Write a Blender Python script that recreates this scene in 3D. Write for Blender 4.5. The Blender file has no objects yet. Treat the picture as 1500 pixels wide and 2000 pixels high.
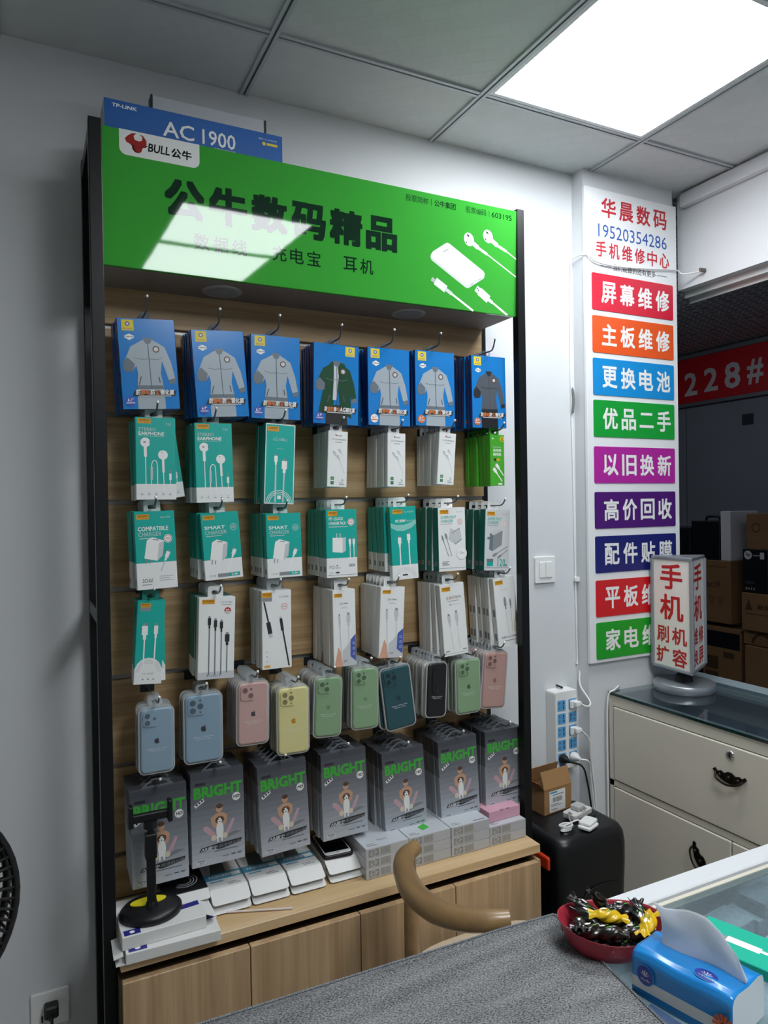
import bpy, bmesh, math, random
from mathutils import Matrix, Vector, Euler

random.seed(7)
SC = bpy.context.scene
COL = SC.collection
R = math.radians

# ------------------------------------------------------------------ camera
HC = 1.55
FPX = 1395.5
FW = Vector((0.44542182, 0.8952793, -0.0086237))
RT = Vector((0.89514245, -0.44550468, -0.01567089))
UP = Vector((0.017871727, 0.000739285, 0.99984))
cd = bpy.data.cameras.new('camera')
cam = bpy.data.objects.new('camera', cd); COL.objects.link(cam)
cd.sensor_fit = 'VERTICAL'; cd.sensor_height = 36.0; cd.lens = FPX / 2000 * 36.0
cd.clip_start = 0.02
cam.matrix_world = Matrix(((RT.x, UP.x, -FW.x, 0), (RT.y, UP.y, -FW.y, 0), (RT.z, UP.z, -FW.z, HC), (0, 0, 0, 1)))
SC.camera = cam

# ------------------------------------------------------------------ world and exposure
w = bpy.data.worlds.new('world'); SC.world = w; w.use_nodes = True
w.node_tree.nodes['Background'].inputs[0].default_value = (0.55, 0.65, 0.85, 1)
w.node_tree.nodes['Background'].inputs[1].default_value = 0.35
SC.view_settings.view_transform = 'Standard'
SC.view_settings.look = 'None'
SC.view_settings.gamma = 1.0
SC.view_settings.use_curve_mapping = False
SC.view_settings.exposure = 0.0
PANEL_STRENGTH = 18.5     # radiance of the LED ceiling panels

# ------------------------------------------------------------------ helpers
def at(u, v, Y):
    """photo pixel -> point on the plane at depth Y"""
    d = FW * FPX + RT * (u - 750) - UP * (v - 1000)
    p = d * (Y / d.y); return Vector((p.x, Y, p.z + HC))
def atz(u, v, Z):
    d = FW * FPX + RT * (u - 750) - UP * (v - 1000)
    p = d * ((Z - HC) / d.z); return Vector((p.x, p.y, Z))
def atx(u, v, X):
    d = FW * FPX + RT * (u - 750) - UP * (v - 1000)
    p = d * (X / d.x); return Vector((X, p.y, p.z + HC))

def lin(c):
    if isinstance(c, str):
        c = tuple(int(c[i:i + 2], 16) for i in (0, 2, 4))
    return tuple((x / 255 / 12.92 if x / 255 <= 0.04045 else ((x / 255 + 0.055) / 1.055) ** 2.4) for x in c)

MATS = {}
def mat(name, col='808080', rough=0.5, metal=0.0, spec=0.5, coat=0.0, noise=0.0, nscale=8.0, bump=0.0, bscale=60.0, emit=0.0, alpha=1.0, sub=None):
    if name in MATS: return MATS[name]
    m = bpy.data.materials.new(name); m.use_nodes = True
    nt = m.node_tree; b = nt.nodes['Principled BSDF']
    c = lin(col) + (1,)
    b.inputs['Base Color'].default_value = c
    b.inputs['Roughness'].default_value = rough
    b.inputs['Metallic'].default_value = metal
    b.inputs['Specular IOR Level'].default_value = spec
    b.inputs['Coat Weight'].default_value = coat
    b.inputs['Coat Roughness'].default_value = 0.06
    if alpha < 1: b.inputs['Alpha'].default_value = alpha
    if emit:
        b.inputs['Emission Color'].default_value = c; b.inputs['Emission Strength'].default_value = emit
    if noise or bump:
        tc = nt.nodes.new('ShaderNodeTexCoord')
        if noise:
            n = nt.nodes.new('ShaderNodeTexNoise'); n.inputs['Scale'].default_value = nscale; n.inputs['Detail'].default_value = 4
            nt.links.new(tc.outputs['Object'], n.inputs['Vector'])
            r = nt.nodes.new('ShaderNodeValToRGB')
            r.color_ramp.elements[0].position = 0.3; r.color_ramp.elements[1].position = 0.7
            r.color_ramp.elements[0].color = tuple(x * (1 - noise) for x in c[:3]) + (1,)
            r.color_ramp.elements[1].color = tuple(min(1, x * (1 + noise)) for x in c[:3]) + (1,)
            nt.links.new(n.outputs['Fac'], r.inputs['Fac']); nt.links.new(r.outputs['Color'], b.inputs['Base Color'])
        if bump:
            n2 = nt.nodes.new('ShaderNodeTexNoise'); n2.inputs['Scale'].default_value = bscale; n2.inputs['Detail'].default_value = 3
            nt.links.new(tc.outputs['Object'], n2.inputs['Vector'])
            bp = nt.nodes.new('ShaderNodeBump'); bp.inputs['Strength'].default_value = bump; bp.inputs['Distance'].default_value = 0.01
            nt.links.new(n2.outputs['Fac'], bp.inputs['Height']); nt.links.new(bp.outputs['Normal'], b.inputs['Normal'])
    MATS[name] = m; return m

def wood(name, c1, c2, axis, rough=0.45, scale=1.0, coat=0.0):
    """fine-grained laminate or timber, grain running along axis 0/1/2"""
    if name in MATS: return MATS[name]
    m = bpy.data.materials.new(name); m.use_nodes = True; nt = m.node_tree; b = nt.nodes['Principled BSDF']
    tc = nt.nodes.new('ShaderNodeTexCoord'); mp = nt.nodes.new('ShaderNodeMapping')
    s = [38 * scale] * 3; s[axis] = 1.6 * scale
    mp.inputs['Scale'].default_value = s
    nt.links.new(tc.outputs['Object'], mp.inputs['Vector'])
    n = nt.nodes.new('ShaderNodeTexNoise'); n.inputs['Scale'].default_value = 1.0; n.inputs['Detail'].default_value = 6; n.inputs['Distortion'].default_value = 0.35
    nt.links.new(mp.outputs['Vector'], n.inputs['Vector'])
    mp2 = nt.nodes.new('ShaderNodeMapping'); s2 = [210 * scale] * 3; s2[axis] = 5 * scale
    mp2.inputs['Scale'].default_value = s2; nt.links.new(tc.outputs['Object'], mp2.inputs['Vector'])
    n2 = nt.nodes.new('ShaderNodeTexNoise'); n2.inputs['Scale'].default_value = 1.0; n2.inputs['Detail'].default_value = 2
    nt.links.new(mp2.outputs['Vector'], n2.inputs['Vector'])
    mx = nt.nodes.new('ShaderNodeMath'); mx.operation = 'MULTIPLY_ADD'; mx.inputs[1].default_value = 0.35
    nt.links.new(n2.outputs['Fac'], mx.inputs[0]); nt.links.new(n.outputs['Fac'], mx.inputs[2])
    r = nt.nodes.new('ShaderNodeValToRGB'); r.color_ramp.elements[0].position = 0.48; r.color_ramp.elements[1].position = 0.86
    r.color_ramp.elements[0].color = lin(c1) + (1,); r.color_ramp.elements[1].color = lin(c2) + (1,)
    nt.links.new(mx.outputs[0], r.inputs['Fac']); nt.links.new(r.outputs['Color'], b.inputs['Base Color'])
    b.inputs['Roughness'].default_value = rough; b.inputs['Coat Weight'].default_value = coat
    MATS[name] = m; return m

def glassy(name, tint, refl=0.5, rough=0.0, haze=0.0, hazecol=(255, 255, 255)):
    """thin clear sheet: tinted transparency with a Fresnel reflection, optional milky haze"""
    if name in MATS: return MATS[name]
    m = bpy.data.materials.new(name); m.use_nodes = True; nt = m.node_tree
    nt.nodes.remove(nt.nodes['Principled BSDF']); out = nt.nodes['Material Output']
    t = nt.nodes.new('ShaderNodeBsdfTransparent'); t.inputs[0].default_value = lin(tint) + (1,)
    g = nt.nodes.new('ShaderNodeBsdfGlossy'); g.inputs['Roughness'].default_value = rough
    f = nt.nodes.new('ShaderNodeFresnel'); f.inputs[0].default_value = 1.5
    mu = nt.nodes.new('ShaderNodeMath'); mu.operation = 'MULTIPLY'; mu.inputs[1].default_value = refl * 2
    ge = nt.nodes.new('ShaderNodeNewGeometry'); inv = nt.nodes.new('ShaderNodeMath'); inv.operation = 'SUBTRACT'; inv.inputs[0].default_value = 1.0
    nt.links.new(ge.outputs['Backfacing'], inv.inputs[1])
    m2 = nt.nodes.new('ShaderNodeMath'); m2.operation = 'MULTIPLY'; nt.links.new(f.outputs[0], m2.inputs[0]); nt.links.new(inv.outputs[0], m2.inputs[1])
    nt.links.new(m2.outputs[0], mu.inputs[0])
    base = t.outputs[0]
    if haze:
        d = nt.nodes.new('ShaderNodeBsdfDiffuse'); d.inputs[0].default_value = lin(hazecol) + (1,)
        x = nt.nodes.new('ShaderNodeMixShader'); x.inputs[0].default_value = haze
        nt.links.new(t.outputs[0], x.inputs[1]); nt.links.new(d.outputs[0], x.inputs[2]); base = x.outputs[0]
    mx = nt.nodes.new('ShaderNodeMixShader')
    nt.links.new(mu.outputs[0], mx.inputs[0]); nt.links.new(base, mx.inputs[1]); nt.links.new(g.outputs[0], mx.inputs[2])
    nt.links.new(mx.outputs[0], out.inputs[0])
    MATS[name] = m; return m

class MB:
    """collects shapes, then becomes ONE mesh"""
    def __init__(s): s.v = []; s.f = []; s.m = []; s.sm = []; s.T = Matrix.Identity(4)
    def add(s, vs, fs, mi=0, smooth=False):
        o = len(s.v)
        s.v += [tuple(s.T @ Vector(p)) for p in vs]
        s.f += [tuple(i + o for i in f) for f in fs]; s.m += [mi] * len(fs); s.sm += [smooth] * len(fs)
        return s
    def box(s, x0, x1, y0, y1, z0, z1, mi=0):
        return s.add([(x0, y0, z0), (x1, y0, z0), (x1, y1, z0), (x0, y1, z0), (x0, y0, z1), (x1, y0, z1), (x1, y1, z1), (x0, y1, z1)],
                     [(0, 3, 2, 1), (4, 5, 6, 7), (0, 1, 5, 4), (1, 2, 6, 5), (2, 3, 7, 6), (3, 0, 4, 7)], mi)
    def prism(s, pts, a0, a1, axis='y', mi=0, smooth=False):
        """extrude a 2-D outline (counter-clockwise) along an axis"""
        n = len(pts)
        def P(p, a):
            return (p[0], a, p[1]) if axis == 'y' else ((a, p[0], p[1]) if axis == 'x' else (p[0], p[1], a))
        vs = [P(p, a0) for p in pts] + [P(p, a1) for p in pts]
        s.add(vs, [tuple(range(n)), tuple(reversed(range(n, 2 * n)))], mi)
        s.add(vs, [(i, i + n, (i + 1) % n + n, (i + 1) % n) for i in range(n)], mi, smooth)
        return s
    def ring(s, outer, inner, y0, y1, mi=0):
        """plate with a hole: outlines sampled with equal counts, extruded along y"""
        n = len(outer)
        vs = [(p[0], y0, p[1]) for p in outer] + [(p[0], y0, p[1]) for p in inner] + [(p[0], y1, p[1]) for p in outer] + [(p[0], y1, p[1]) for p in inner]
        fs = []
        for i in range(n):
            j = (i + 1) % n
            fs += [(i, j, n + j, n + i), (2 * n + i, 3 * n + i, 3 * n + j, 2 * n + j), (i, 2 * n + i, 2 * n + j, j), (n + i, n + j, 3 * n + j, 3 * n + i)]
        return s.add(vs, fs, mi)
    def tube(s, pts, r, n=8, mi=0, caps=True, flat=None):
        pts = [Vector(p) for p in pts]; k = len(pts)
        rs = r if isinstance(r, (list, tuple)) else [r] * k
        vs = []; prev = None
        for i, p in enumerate(pts):
            t = (pts[min(i + 1, k - 1)] - pts[max(i - 1, 0)])
            t = t.normalized() if t.length > 1e-9 else Vector((0, 0, 1))
            if prev is None:
                a = Vector((0, 0, 1)) if abs(t.z) < 0.9 else Vector((1, 0, 0))
                u = t.cross(a).normalized()
            else:
                u = (prev - t * prev.dot(t)).normalized()
            prev = u; b = t.cross(u)
            fl = flat[i] if flat else 1.0
            for q in range(n):
                an = 2 * math.pi * q / n
                vs.append(p + u * math.cos(an) * rs[i] + b * math.sin(an) * rs[i] * fl)
        fs = [(i * n + q, i * n + (q + 1) % n, (i + 1) * n + (q + 1) % n, (i + 1) * n + q) for i in range(k - 1) for q in range(n)]
        s.add(vs, fs, mi, True)
        if caps: s.add(vs, [tuple(reversed(range(n))), tuple(range((k - 1) * n, k * n))], mi)
        return s
    def lathe(s, prof, n=24, c=(0, 0, 0), sx=1.0, sy=1.0, mi=0, smooth=True):
        vs = []
        for (r, z) in prof:
            for q in range(n):
                a = 2 * math.pi * q / n; vs.append((c[0] + r * math.cos(a) * sx, c[1] + r * math.sin(a) * sy, c[2] + z))
        k = len(prof)
        fs = [(i * n + q, i * n + (q + 1) % n, (i + 1) * n + (q + 1) % n, (i + 1) * n + q) for i in range(k - 1) for q in range(n)]
        s.add(vs, fs, mi, smooth)
        if prof[0][0] > 1e-6: s.add(vs, [tuple(reversed(range(n)))], mi)
        if prof[-1][0] > 1e-6: s.add(vs, [tuple(range((k - 1) * n, k * n))], mi)
        return s
    def ball(s, c, r, n=10, mi=0, sx=1, sy=1, sz=1):
        pr = [(max(1e-7, r * math.sin(math.pi * i / (n // 2 + 1))), -r * math.cos(math.pi * i / (n // 2 + 1)) * sz) for i in range(n // 2 + 2)]
        return s.lathe(pr, n, c, sx, sy, mi)
    def grid(s, fn, nu, nv, mi=0, smooth=True, closed_u=False):
        vs = [fn(i / (nu if closed_u else nu - 1), j / (nv - 1)) for j in range(nv) for i in range(nu)]
        fs = [(j * nu + i, j * nu + (i + 1) % nu, (j + 1) * nu + (i + 1) % nu, (j + 1) * nu + i) for j in range(nv - 1) for i in range(nu if closed_u else nu - 1)]
        return s.add(vs, fs, mi, smooth)
    def mesh(s, name, mats, bevel=0.0, seg=1, fix=True):
        me = bpy.data.meshes.new(name)
        me.from_pydata(s.v, [], s.f)
        for p, a, b in zip(me.polygons, s.m, s.sm): p.material_index = a; p.use_smooth = b
        for m in (mats if isinstance(mats, (list, tuple)) else [mats]): me.materials.append(m)
        if bevel or fix:
            bm = bmesh.new(); bm.from_mesh(me)
            if bevel:
                bmesh.ops.remove_doubles(bm, verts=bm.verts, dist=1e-6)
                es = [e for e in bm.edges if len(e.link_faces) == 2 and e.calc_face_angle(0) > 0.6]
                bmesh.ops.bevel(bm, geom=es, offset=bevel, segments=seg, affect='EDGES', clamp_overlap=True, profile=0.5)
            if fix: bmesh.ops.recalc_face_normals(bm, faces=bm.faces)
            bm.to_mesh(me); bm.free()
        return me
    def build(s, name, mats, parent=None, bevel=0.0, seg=1, fix=True):
        return link(name, s.mesh(name, mats, bevel, seg, fix), parent)

def link(name, me, parent=None):
    o = bpy.data.objects.new(name, me); COL.objects.link(o)
    if parent: o.parent = parent
    return o
def tag(o, label=None, cat=None, group=None, kind=None):
    if label: o['label'] = label
    if cat: o['category'] = cat
    if group: o['group'] = group
    if kind: o['kind'] = kind
    return o
def thing(name, label, cat, loc=(0, 0, 0), rot=(0, 0, 0), group=None):
    o = bpy.data.objects.new(name, None); COL.objects.link(o); o.empty_display_size = 0.05
    o.location = loc; o.rotation_euler = rot
    return tag(o, label, cat, group)
def struct(name, mb, m, parent=None, bevel=0.0):
    o = mb.build(name, m, parent, bevel); o['kind'] = 'structure'; return o
def rrect(x0, x1, z0, z1, r, n=4, corners=(1, 1, 1, 1)):
    """rounded rectangle outline, counter-clockwise from bottom-left; corners = bl, br, tr, tl"""
    pts = []
    for (cx, cz, a0, on, px, pz) in ((x0 + r, z0 + r, 180, corners[0], x0, z0), (x1 - r, z0 + r, 270, corners[1], x1, z0), (x1 - r, z1 - r, 0, corners[2], x1, z1), (x0 + r, z1 - r, 90, corners[3], x0, z1)):
        if not on: pts.append((px, pz)); continue
        for i in range(n + 1):
            a = R(a0 + 90 * i / n); pts.append((cx + r * math.cos(a), cz + r * math.sin(a)))
    return pts
def spline(pts, n=8):
    """Catmull-Rom through points"""
    P = [Vector(p) for p in pts]; P = [P[0] * 2 - P[1]] + P + [P[-1] * 2 - P[-2]]; out = []
    for i in range(1, len(P) - 2):
        for k in range(n):
            t = k / n
            out.append(0.5 * ((2 * P[i]) + (P[i + 1] - P[i - 1]) * t + (2 * P[i - 1] - 5 * P[i] + 4 * P[i + 1] - P[i + 2]) * t * t + (3 * P[i] - P[i - 1] - 3 * P[i + 1] + P[i + 2]) * t ** 3))
    out.append(P[-2]); return out

# ------------------------------------------------------------------ flat print
TXT = {}
def textmesh(s, bold=0.0):
    """outline text as a unit-square mesh; bold thickens the strokes with shifted copies a few microns apart"""
    k = (s, bold)
    if k in TXT: return TXT[k]
    cu = bpy.data.curves.new('lettering', 'FONT'); cu.body = s; cu.resolution_u = 2; cu.size = 1.0
    o = bpy.data.objects.new('lettering', cu); COL.objects.link(o)
    dg = bpy.context.evaluated_depsgraph_get(); dg.update()
    ev = o.evaluated_get(dg); me = ev.to_mesh()
    v0 = [(v.co.x, v.co.y) for v in me.vertices]; f0 = [tuple(p.vertices) for p in me.polygons]
    ev.to_mesh_clear(); bpy.data.objects.remove(o); bpy.data.curves.remove(cu)
    if not v0: v0 = [(0, 0), (1, 0), (1, 1)]; f0 = []
    vs, fs = [], []
    nb = 1 if bold <= 0 else (5 if bold < 0.015 else 9)
    for c in range(nb):
        dx = dy = 0.0
        if c:
            q = ((-1, -1), (1, -1), (1, 1), (-1, 1), (-1, 0), (1, 0), (0, -1), (0, 1))[c - 1]; dx, dy = bold * q[0], bold * q[1]
        off = len(vs); vs += [(x + dx, y + dy, c * 4e-6) for x, y in v0]; fs += [tuple(i + off for i in f) for f in f0]
    xs_ = [v[0] for v in vs]; ys_ = [v[1] for v in vs]
    x0, x1, y0, y1 = min(xs_), max(xs_), min(ys_), max(ys_)
    vs = [((x - x0) / max(1e-6, x1 - x0), (y - y0) / max(1e-6, y1 - y0), l) for x, y, l in vs]
    TXT[k] = (vs, fs, (x1 - x0) / max(1e-6, y1 - y0)); return TXT[k]

class Print:
    """flat printing on the -Y face of a w x h panel; coordinates are fractions, (0,0) bottom left"""
    def __init__(s, w, h, x0=0, z0=0, y=0):
        s.w, s.h, s.x0, s.z0, s.y = w, h, x0, z0, y
        s.mb = MB(); s.mats = []; s.layer = 1; s.n = 0
    def mi(s, m):
        s.n += 1
        if m not in s.mats: s.mats.append(m)
        return s.mats.index(m)
    def up(s, n=1): s.layer += n; return s
    def P(s, x, y, l=0.0): return (s.x0 + x * s.w, s.y - 0.00012 * s.layer - 1.5e-6 * s.n - l, s.z0 + y * s.h)
    def poly(s, pts, m): 
        s.mb.add([s.P(*p) for p in pts], [tuple(range(len(pts)))], s.mi(m)); return s
    def rect(s, x0, y0, x1, y1, m, r=0):
        if r:
            pts = rrect(x0 * s.w, x1 * s.w, y0 * s.h, y1 * s.h, r, 4); return s.poly([(a / s.w, b / s.h) for a, b in pts], m)
        return s.poly([(x0, y0), (x1, y0), (x1, y1), (x0, y1)], m)
    def disc(s, x, y, r, m, ry=None, n=20, rot=0):
        """r in fractions of the width (true circle unless ry given)"""
        a = r * s.w; b = (ry if ry else r) * s.w; c, q = math.cos(rot), math.sin(rot)
        return s.poly([(x + (a * math.cos(t) * c - b * math.sin(t) * q) / s.w, y + (a * math.cos(t) * q + b * math.sin(t) * c) / s.h) for t in [2 * math.pi * i / n for i in range(n)]], m)
    def arc(s, x, y, r, wd, m, a0=0, a1=360, n=20):
        p = [(x + r * math.cos(R(a0 + (a1 - a0) * i / n)), y + r * math.sin(R(a0 + (a1 - a0) * i / n)) * s.w / s.h) for i in range(n + 1)]
        return s.line(p, wd, m)
    def line(s, pts, wd, m):
        """polyline; wd in fractions of the width"""
        q = [Vector((p[0] * s.w, p[1] * s.h)) for p in pts]; hw = wd * s.w / 2; L = []; Rr = []
        for i, p in enumerate(q):
            t = q[min(i + 1, len(q) - 1)] - q[max(i - 1, 0)]
            t = t.normalized() if t.length > 1e-9 else Vector((1, 0)); nn = Vector((-t.y, t.x)) * hw
            L.append(p + nn); Rr.append(p - nn)
        vs = [(p.x / s.w, p.y / s.h) for p in L] + [(p.x / s.w, p.y / s.h) for p in Rr]; n = len(q)
        s.mb.add([s.P(*p) for p in vs], [(i, i + n, i + 1 + n, i + 1) for i in range(n - 1)], s.mi(m)); return s
    def text(s, t, x0, y0, x1, y1, m, bold=0.0, shear=0.0, rise=0.0):
        vs, fs, asp = textmesh(t, bold)
        s.mb.add([s.P(x0 + (x1 - x0) * a + shear * b * (y1 - y0) * s.h / s.w, y0 + (y1 - y0) * b + rise * a, l) for a, b, l in vs], fs, s.mi(m)); return s
    def mesh(s, name='print'): return s.mb.mesh(name, s.mats, fix=False)

# ------------------------------------------------------------------ shared materials
WHITE = mat('white_print', 'f2f2f0', 0.45)
BLACK = mat('black_print', '15171a', 0.5)
GREY = mat('grey_print', '8d9095', 0.5)
LGREY = mat('light_grey_print', 'c9ccd0', 0.5)
RED = mat('red_print', 'c8252b', 0.5)
CHROME = mat('chrome', 'd8dade', 0.18, 1.0)
BLACKP = mat('black_plastic', '0b0d10', 0.42)
WHITEP = mat('white_plastic', 'ecedec', 0.35)
# ================================================================== the room
ZC = 2.684; YW = 1.9325; X0 = 0.549; Y1 = 1.657
WALL = mat('white_wall_paint', 'd9dcdf', 0.6, noise=0.02, nscale=1.5, bump=0.03, bscale=25)
TILEC = mat('ceiling_tile_white', 'ccd1d0', 0.55)
_nt = TILEC.node_tree; _pb = _nt.nodes['Principled BSDF']      # pressed basket-weave relief
_tc = _nt.nodes.new('ShaderNodeTexCoord'); _mp = _nt.nodes.new('ShaderNodeMapping'); _mp.inputs['Rotation'].default_value = (0, 0, R(38)); _mp.inputs['Scale'].default_value = (13, 13, 13)
_bk = _nt.nodes.new('ShaderNodeTexBrick'); _bk.offset = 0.5; _bk.inputs['Scale'].default_value = 1.0; _bk.inputs['Mortar Size'].default_value = 0.10; _bk.inputs['Mortar Smooth'].default_value = 0.8; _bk.inputs['Brick Width'].default_value = 0.9; _bk.inputs['Row Height'].default_value = 0.6
_bk.inputs['Color1'].default_value = lin('cfd4d3') + (1,); _bk.inputs['Color2'].default_value = lin('cacfce') + (1,); _bk.inputs['Mortar'].default_value = lin('cbd0cf') + (1,)
_nt.links.new(_tc.outputs['Object'], _mp.inputs['Vector']); _nt.links.new(_mp.outputs['Vector'], _bk.inputs['Vector']); _nt.links.new(_bk.outputs['Color'], _pb.inputs['Base Color'])
_bp = _nt.nodes.new('ShaderNodeBump'); _bp.inputs['Strength'].default_value = 0.07; _bp.inputs['Distance'].default_value = 0.004; _nt.links.new(_bk.outputs['Fac'], _bp.inputs['Height']); _nt.links.new(_bp.outputs['Normal'], _pb.inputs['Normal'])
TEE = mat('ceiling_tee_metal', 'b9bfc1', 0.4, 0.2)
TEED = mat('ceiling_tee_groove', '5a6064', 0.6)
FLOORM = mat('floor_tile', 'b0ada8', 0.3, noise=0.05, nscale=3)
XL, YR = -1.851, -2.343

struct('floor', MB().box(XL, 2.2, YR, YW, -0.05, 0), FLOORM)
struct('wall_back', MB().box(XL, 2.2, YW, YW + 0.12, 0, 2.9), WALL)
SIDE = mat('side_wall_taupe', 'c6c3be', 0.7, noise=0.05, nscale=2)
struct('wall_left', MB().box(XL - 0.12, XL, YR, YW, 0, 2.9), SIDE)
struct('wall_rear', MB().box(XL - 0.12, 2.27, YR - 0.12, YR, 0, 2.9), SIDE)
struct('wall_right', MB().box(2.2, 2.27, YR, YW - 0.02, 2.34, 2.9).box(2.2, 2.27, YR, YW - 0.02, 0, 0.893).box(2.2, 2.27, YR, -0.6, 0.893, 2.34), WALL)
struct('wall_pillar', MB().box(1.708, 2.133, 1.877, YW, 0, ZC + 0.02), WALL)
struct('trim_1', MB().box(2.168, 2.2, YR, 1.876, ZC - 0.05, ZC - 0.001), WALL, bevel=0.004)   # cornice over the opening
ALU = mat('aluminium_track', 'c3c7c4', 0.35, 0.6)
struct('trim_2', MB().box(2.235, 2.275, -0.6, YW - 0.02, 2.315, 2.3399).box(2.262, 2.272, -0.6, YW - 0.02, 2.298, 2.32), ALU)
struct('trim_3', MB().box(2.2, 2.27, -0.6, YW - 0.02, 0.8931, 0.9), mat('sill_stone', '9fb0b8', 0.25))

# ceiling: slab, loose tiles, tee bars
ceil = struct('ceiling', MB().box(XL, 2.2, YR, YW, ZC + 0.03, ZC + 0.1), WALL)
xs = [XL + 0.6 * i for i in range(7)] + [2.2]
xs = [X0 - 0.6 * k for k in range(4, 0, -1)] + [X0 + 0.6 * k for k in range(3)] + [2.2]
ys = [Y1 - 0.6 * k for k in range(6, -1, -1)] + [1.5]
ys = [YR] + [Y1 - 0.6 * k for k in range(6, -1, -1)] + [YW]
panels = {(5, 6), (4, 4), (4, 3)}
tile_cache = {}
LIGHTW = mat('light_frame_white', 'e4e8ea', 0.4)
DIFF = bpy.data.materials.new('light_diffuser'); DIFF.use_nodes = True
_b = DIFF.node_tree.nodes['Principled BSDF']; _b.inputs['Base Color'].default_value = (.9, .9, .9, 1)
_b.inputs['Emission Color'].default_value = (0.93, 0.97, 1.0, 1); _b.inputs['Emission Strength'].default_value = PANEL_STRENGTH
def tile_relief(sx, sy):
    """pressed tile: flat border, faint raised diamonds"""
    mb = MB().box(-sx / 2, sx / 2, -sy / 2, sy / 2, 0, 0.006)
    return mb
ll = {(5, 6): 'square LED ceiling panel, the one directly visible at upper right', (4, 4): 'square LED ceiling panel above the glass counter, mirrored in the green header',
      (4, 3): 'square LED ceiling panel behind the camera, second one mirrored in the green header', (6, 2): 'square LED ceiling panel at the rear right of the shop', (1, 2): 'square LED ceiling panel at the rear left of the shop'}
for i in range(len(xs) - 1):
    for j in range(len(ys) - 1):
        x0, x1, y0, y1 = xs[i], xs[i + 1], ys[j], ys[j + 1]
        if x1 - x0 < 0.02 or y1 - y0 < 0.02: continue
        cx, cy, sx, sy = (x0 + x1) / 2, (y0 + y1) / 2, x1 - x0 - 0.003, y1 - y0 - 0.003
        if (i, j) in panels:
            t = thing('ceiling_light', ll[(i, j)], 'light', (cx, cy, ZC), group='LED ceiling panels')
            a = sx / 2 - 0.012; b = a - 0.012
            fr = MB()
            for (u0, u1, v0, v1) in ((-a, a, -a, -b), (-a, a, b, a), (-a, -b, -b, b), (b, a, -b, b)): fr.box(u0, u1, v0, v1, 0.001, 0.02)
            fr.build('frame', LIGHTW, t)
            MB().prism(rrect(-b, b, -b, b, 0.01), 0.006, 0.016, 'z').build('diffuser', DIFF, t)
            continue
        k = (round(sx, 3), round(sy, 3))
        if k not in tile_cache: tile_cache[k] = tile_relief(sx, sy).mesh('ceiling_tile', TILEC)
        o = link('ceiling_tile', tile_cache[k], ceil); o.location = (cx, cy, ZC + 0.006)
def tee(x0, x1, y0, y1):
    w2 = 0.012; mb = MB()
    if x1 - x0 > y1 - y0:
        c = (y0 + y1) / 2; mb.box(x0, x1, c - w2, c - 0.003, ZC, ZC + 0.006, 0).box(x0, x1, c + 0.003, c + w2, ZC, ZC + 0.006, 0).box(x0, x1, c - 0.003, c + 0.003, ZC + 0.004, ZC + 0.02, 1)
    else:
        c = (x0 + x1) / 2; mb.box(c - w2, c - 0.003, y0, y1, ZC - 0.0005, ZC + 0.006, 0).box(c + 0.003, c + w2, y0, y1, ZC - 0.0005, ZC + 0.006, 0).box(c - 0.003, c + 0.003, y0, y1, ZC + 0.004, ZC + 0.02, 1)
    mb.build('tee_bar', [TEE, TEED], ceil)
for x in xs[1:-1]: tee(x - 0.01, x + 0.01, YR, YW)
for y in ys[1:-1]:
    for i in range(len(xs) - 1): tee(xs[i] + 0.013, xs[i + 1] - 0.013, y - 0.001, y + 0.001)

# ------------------------------------------------------------------ corridor seen through the opening
CW = 5.55; CZ = 2.92
CORW = mat('corridor_wall_panel', '8a909c', 0.45, noise=0.03, nscale=2)
struct('floor_corridor', MB().box(2.27, CW, -1.5, 8.2, -0.05, 0), mat('corridor_floor', '6b6a68', 0.4))
cw = struct('wall_corridor', MB().box(CW + 0.01, CW + 0.1, -1.5, 8.2, 0, 3.1), CORW)
for k in range(7):
    y = 0.35 + k * 1.1
    MB().box(CW - 0.004, CW + 0.008, y + 0.004, y + 1.096, 0.02, 2.42).build('wall_panel', CORW, cw, bevel=0.003)
for y in (4.05, 4.85): MB().box(CW - 0.016, CW - 0.0045, y, y + 0.10, 2.20, 2.29).build('wall_plate', mat('dark_wall_plate', '2d3440', 0.5), cw)
struct('wall_corridor_end', MB().box(2.2, CW, 8.2, 8.3, 0, 3.1), CORW)
struct('wall_corridor_near', MB().box(2.2, 2.27, YW + 0.13, 8.2, 0, 3.1), CORW)
cc = struct('ceiling_corridor', MB().box(2.27, CW, -1.5, 8.2, CZ + 0.012, CZ + 0.1), CORW)
# pressed tiles with a lattice of diamond dimples
m = bpy.data.materials.new('dimpled_tile'); m.use_nodes = True; nt = m.node_tree; b = nt.nodes['Principled BSDF']
tc = nt.nodes.new('ShaderNodeTexCoord'); mp = nt.nodes.new('ShaderNodeMapping'); mp.inputs['Rotation'].default_value = (0, 0, R(45)); mp.inputs['Scale'].default_value = (15, 15, 15)
ck = nt.nodes.new('ShaderNodeTexBrick'); ck.offset = 0.5; ck.inputs['Scale'].default_value = 1.0; ck.inputs['Mortar Size'].default_value = 0.14; ck.inputs['Brick Width'].default_value = 1.0; ck.inputs['Row Height'].default_value = 1.0
ck.inputs['Color1'].default_value = lin('8f9196') + (1,); ck.inputs['Color2'].default_value = lin('7b7e84') + (1,); ck.inputs['Mortar'].default_value = lin('c2c4c6') + (1,)
nt.links.new(tc.outputs['Object'], mp.inputs['Vector']); nt.links.new(mp.outputs['Vector'], ck.inputs['Vector']); nt.links.new(ck.outputs['Color'], b.inputs['Base Color'])
bp = nt.nodes.new('ShaderNodeBump'); bp.inputs['Strength'].default_value = 0.5; bp.inputs['Distance'].default_value = 0.01
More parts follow.
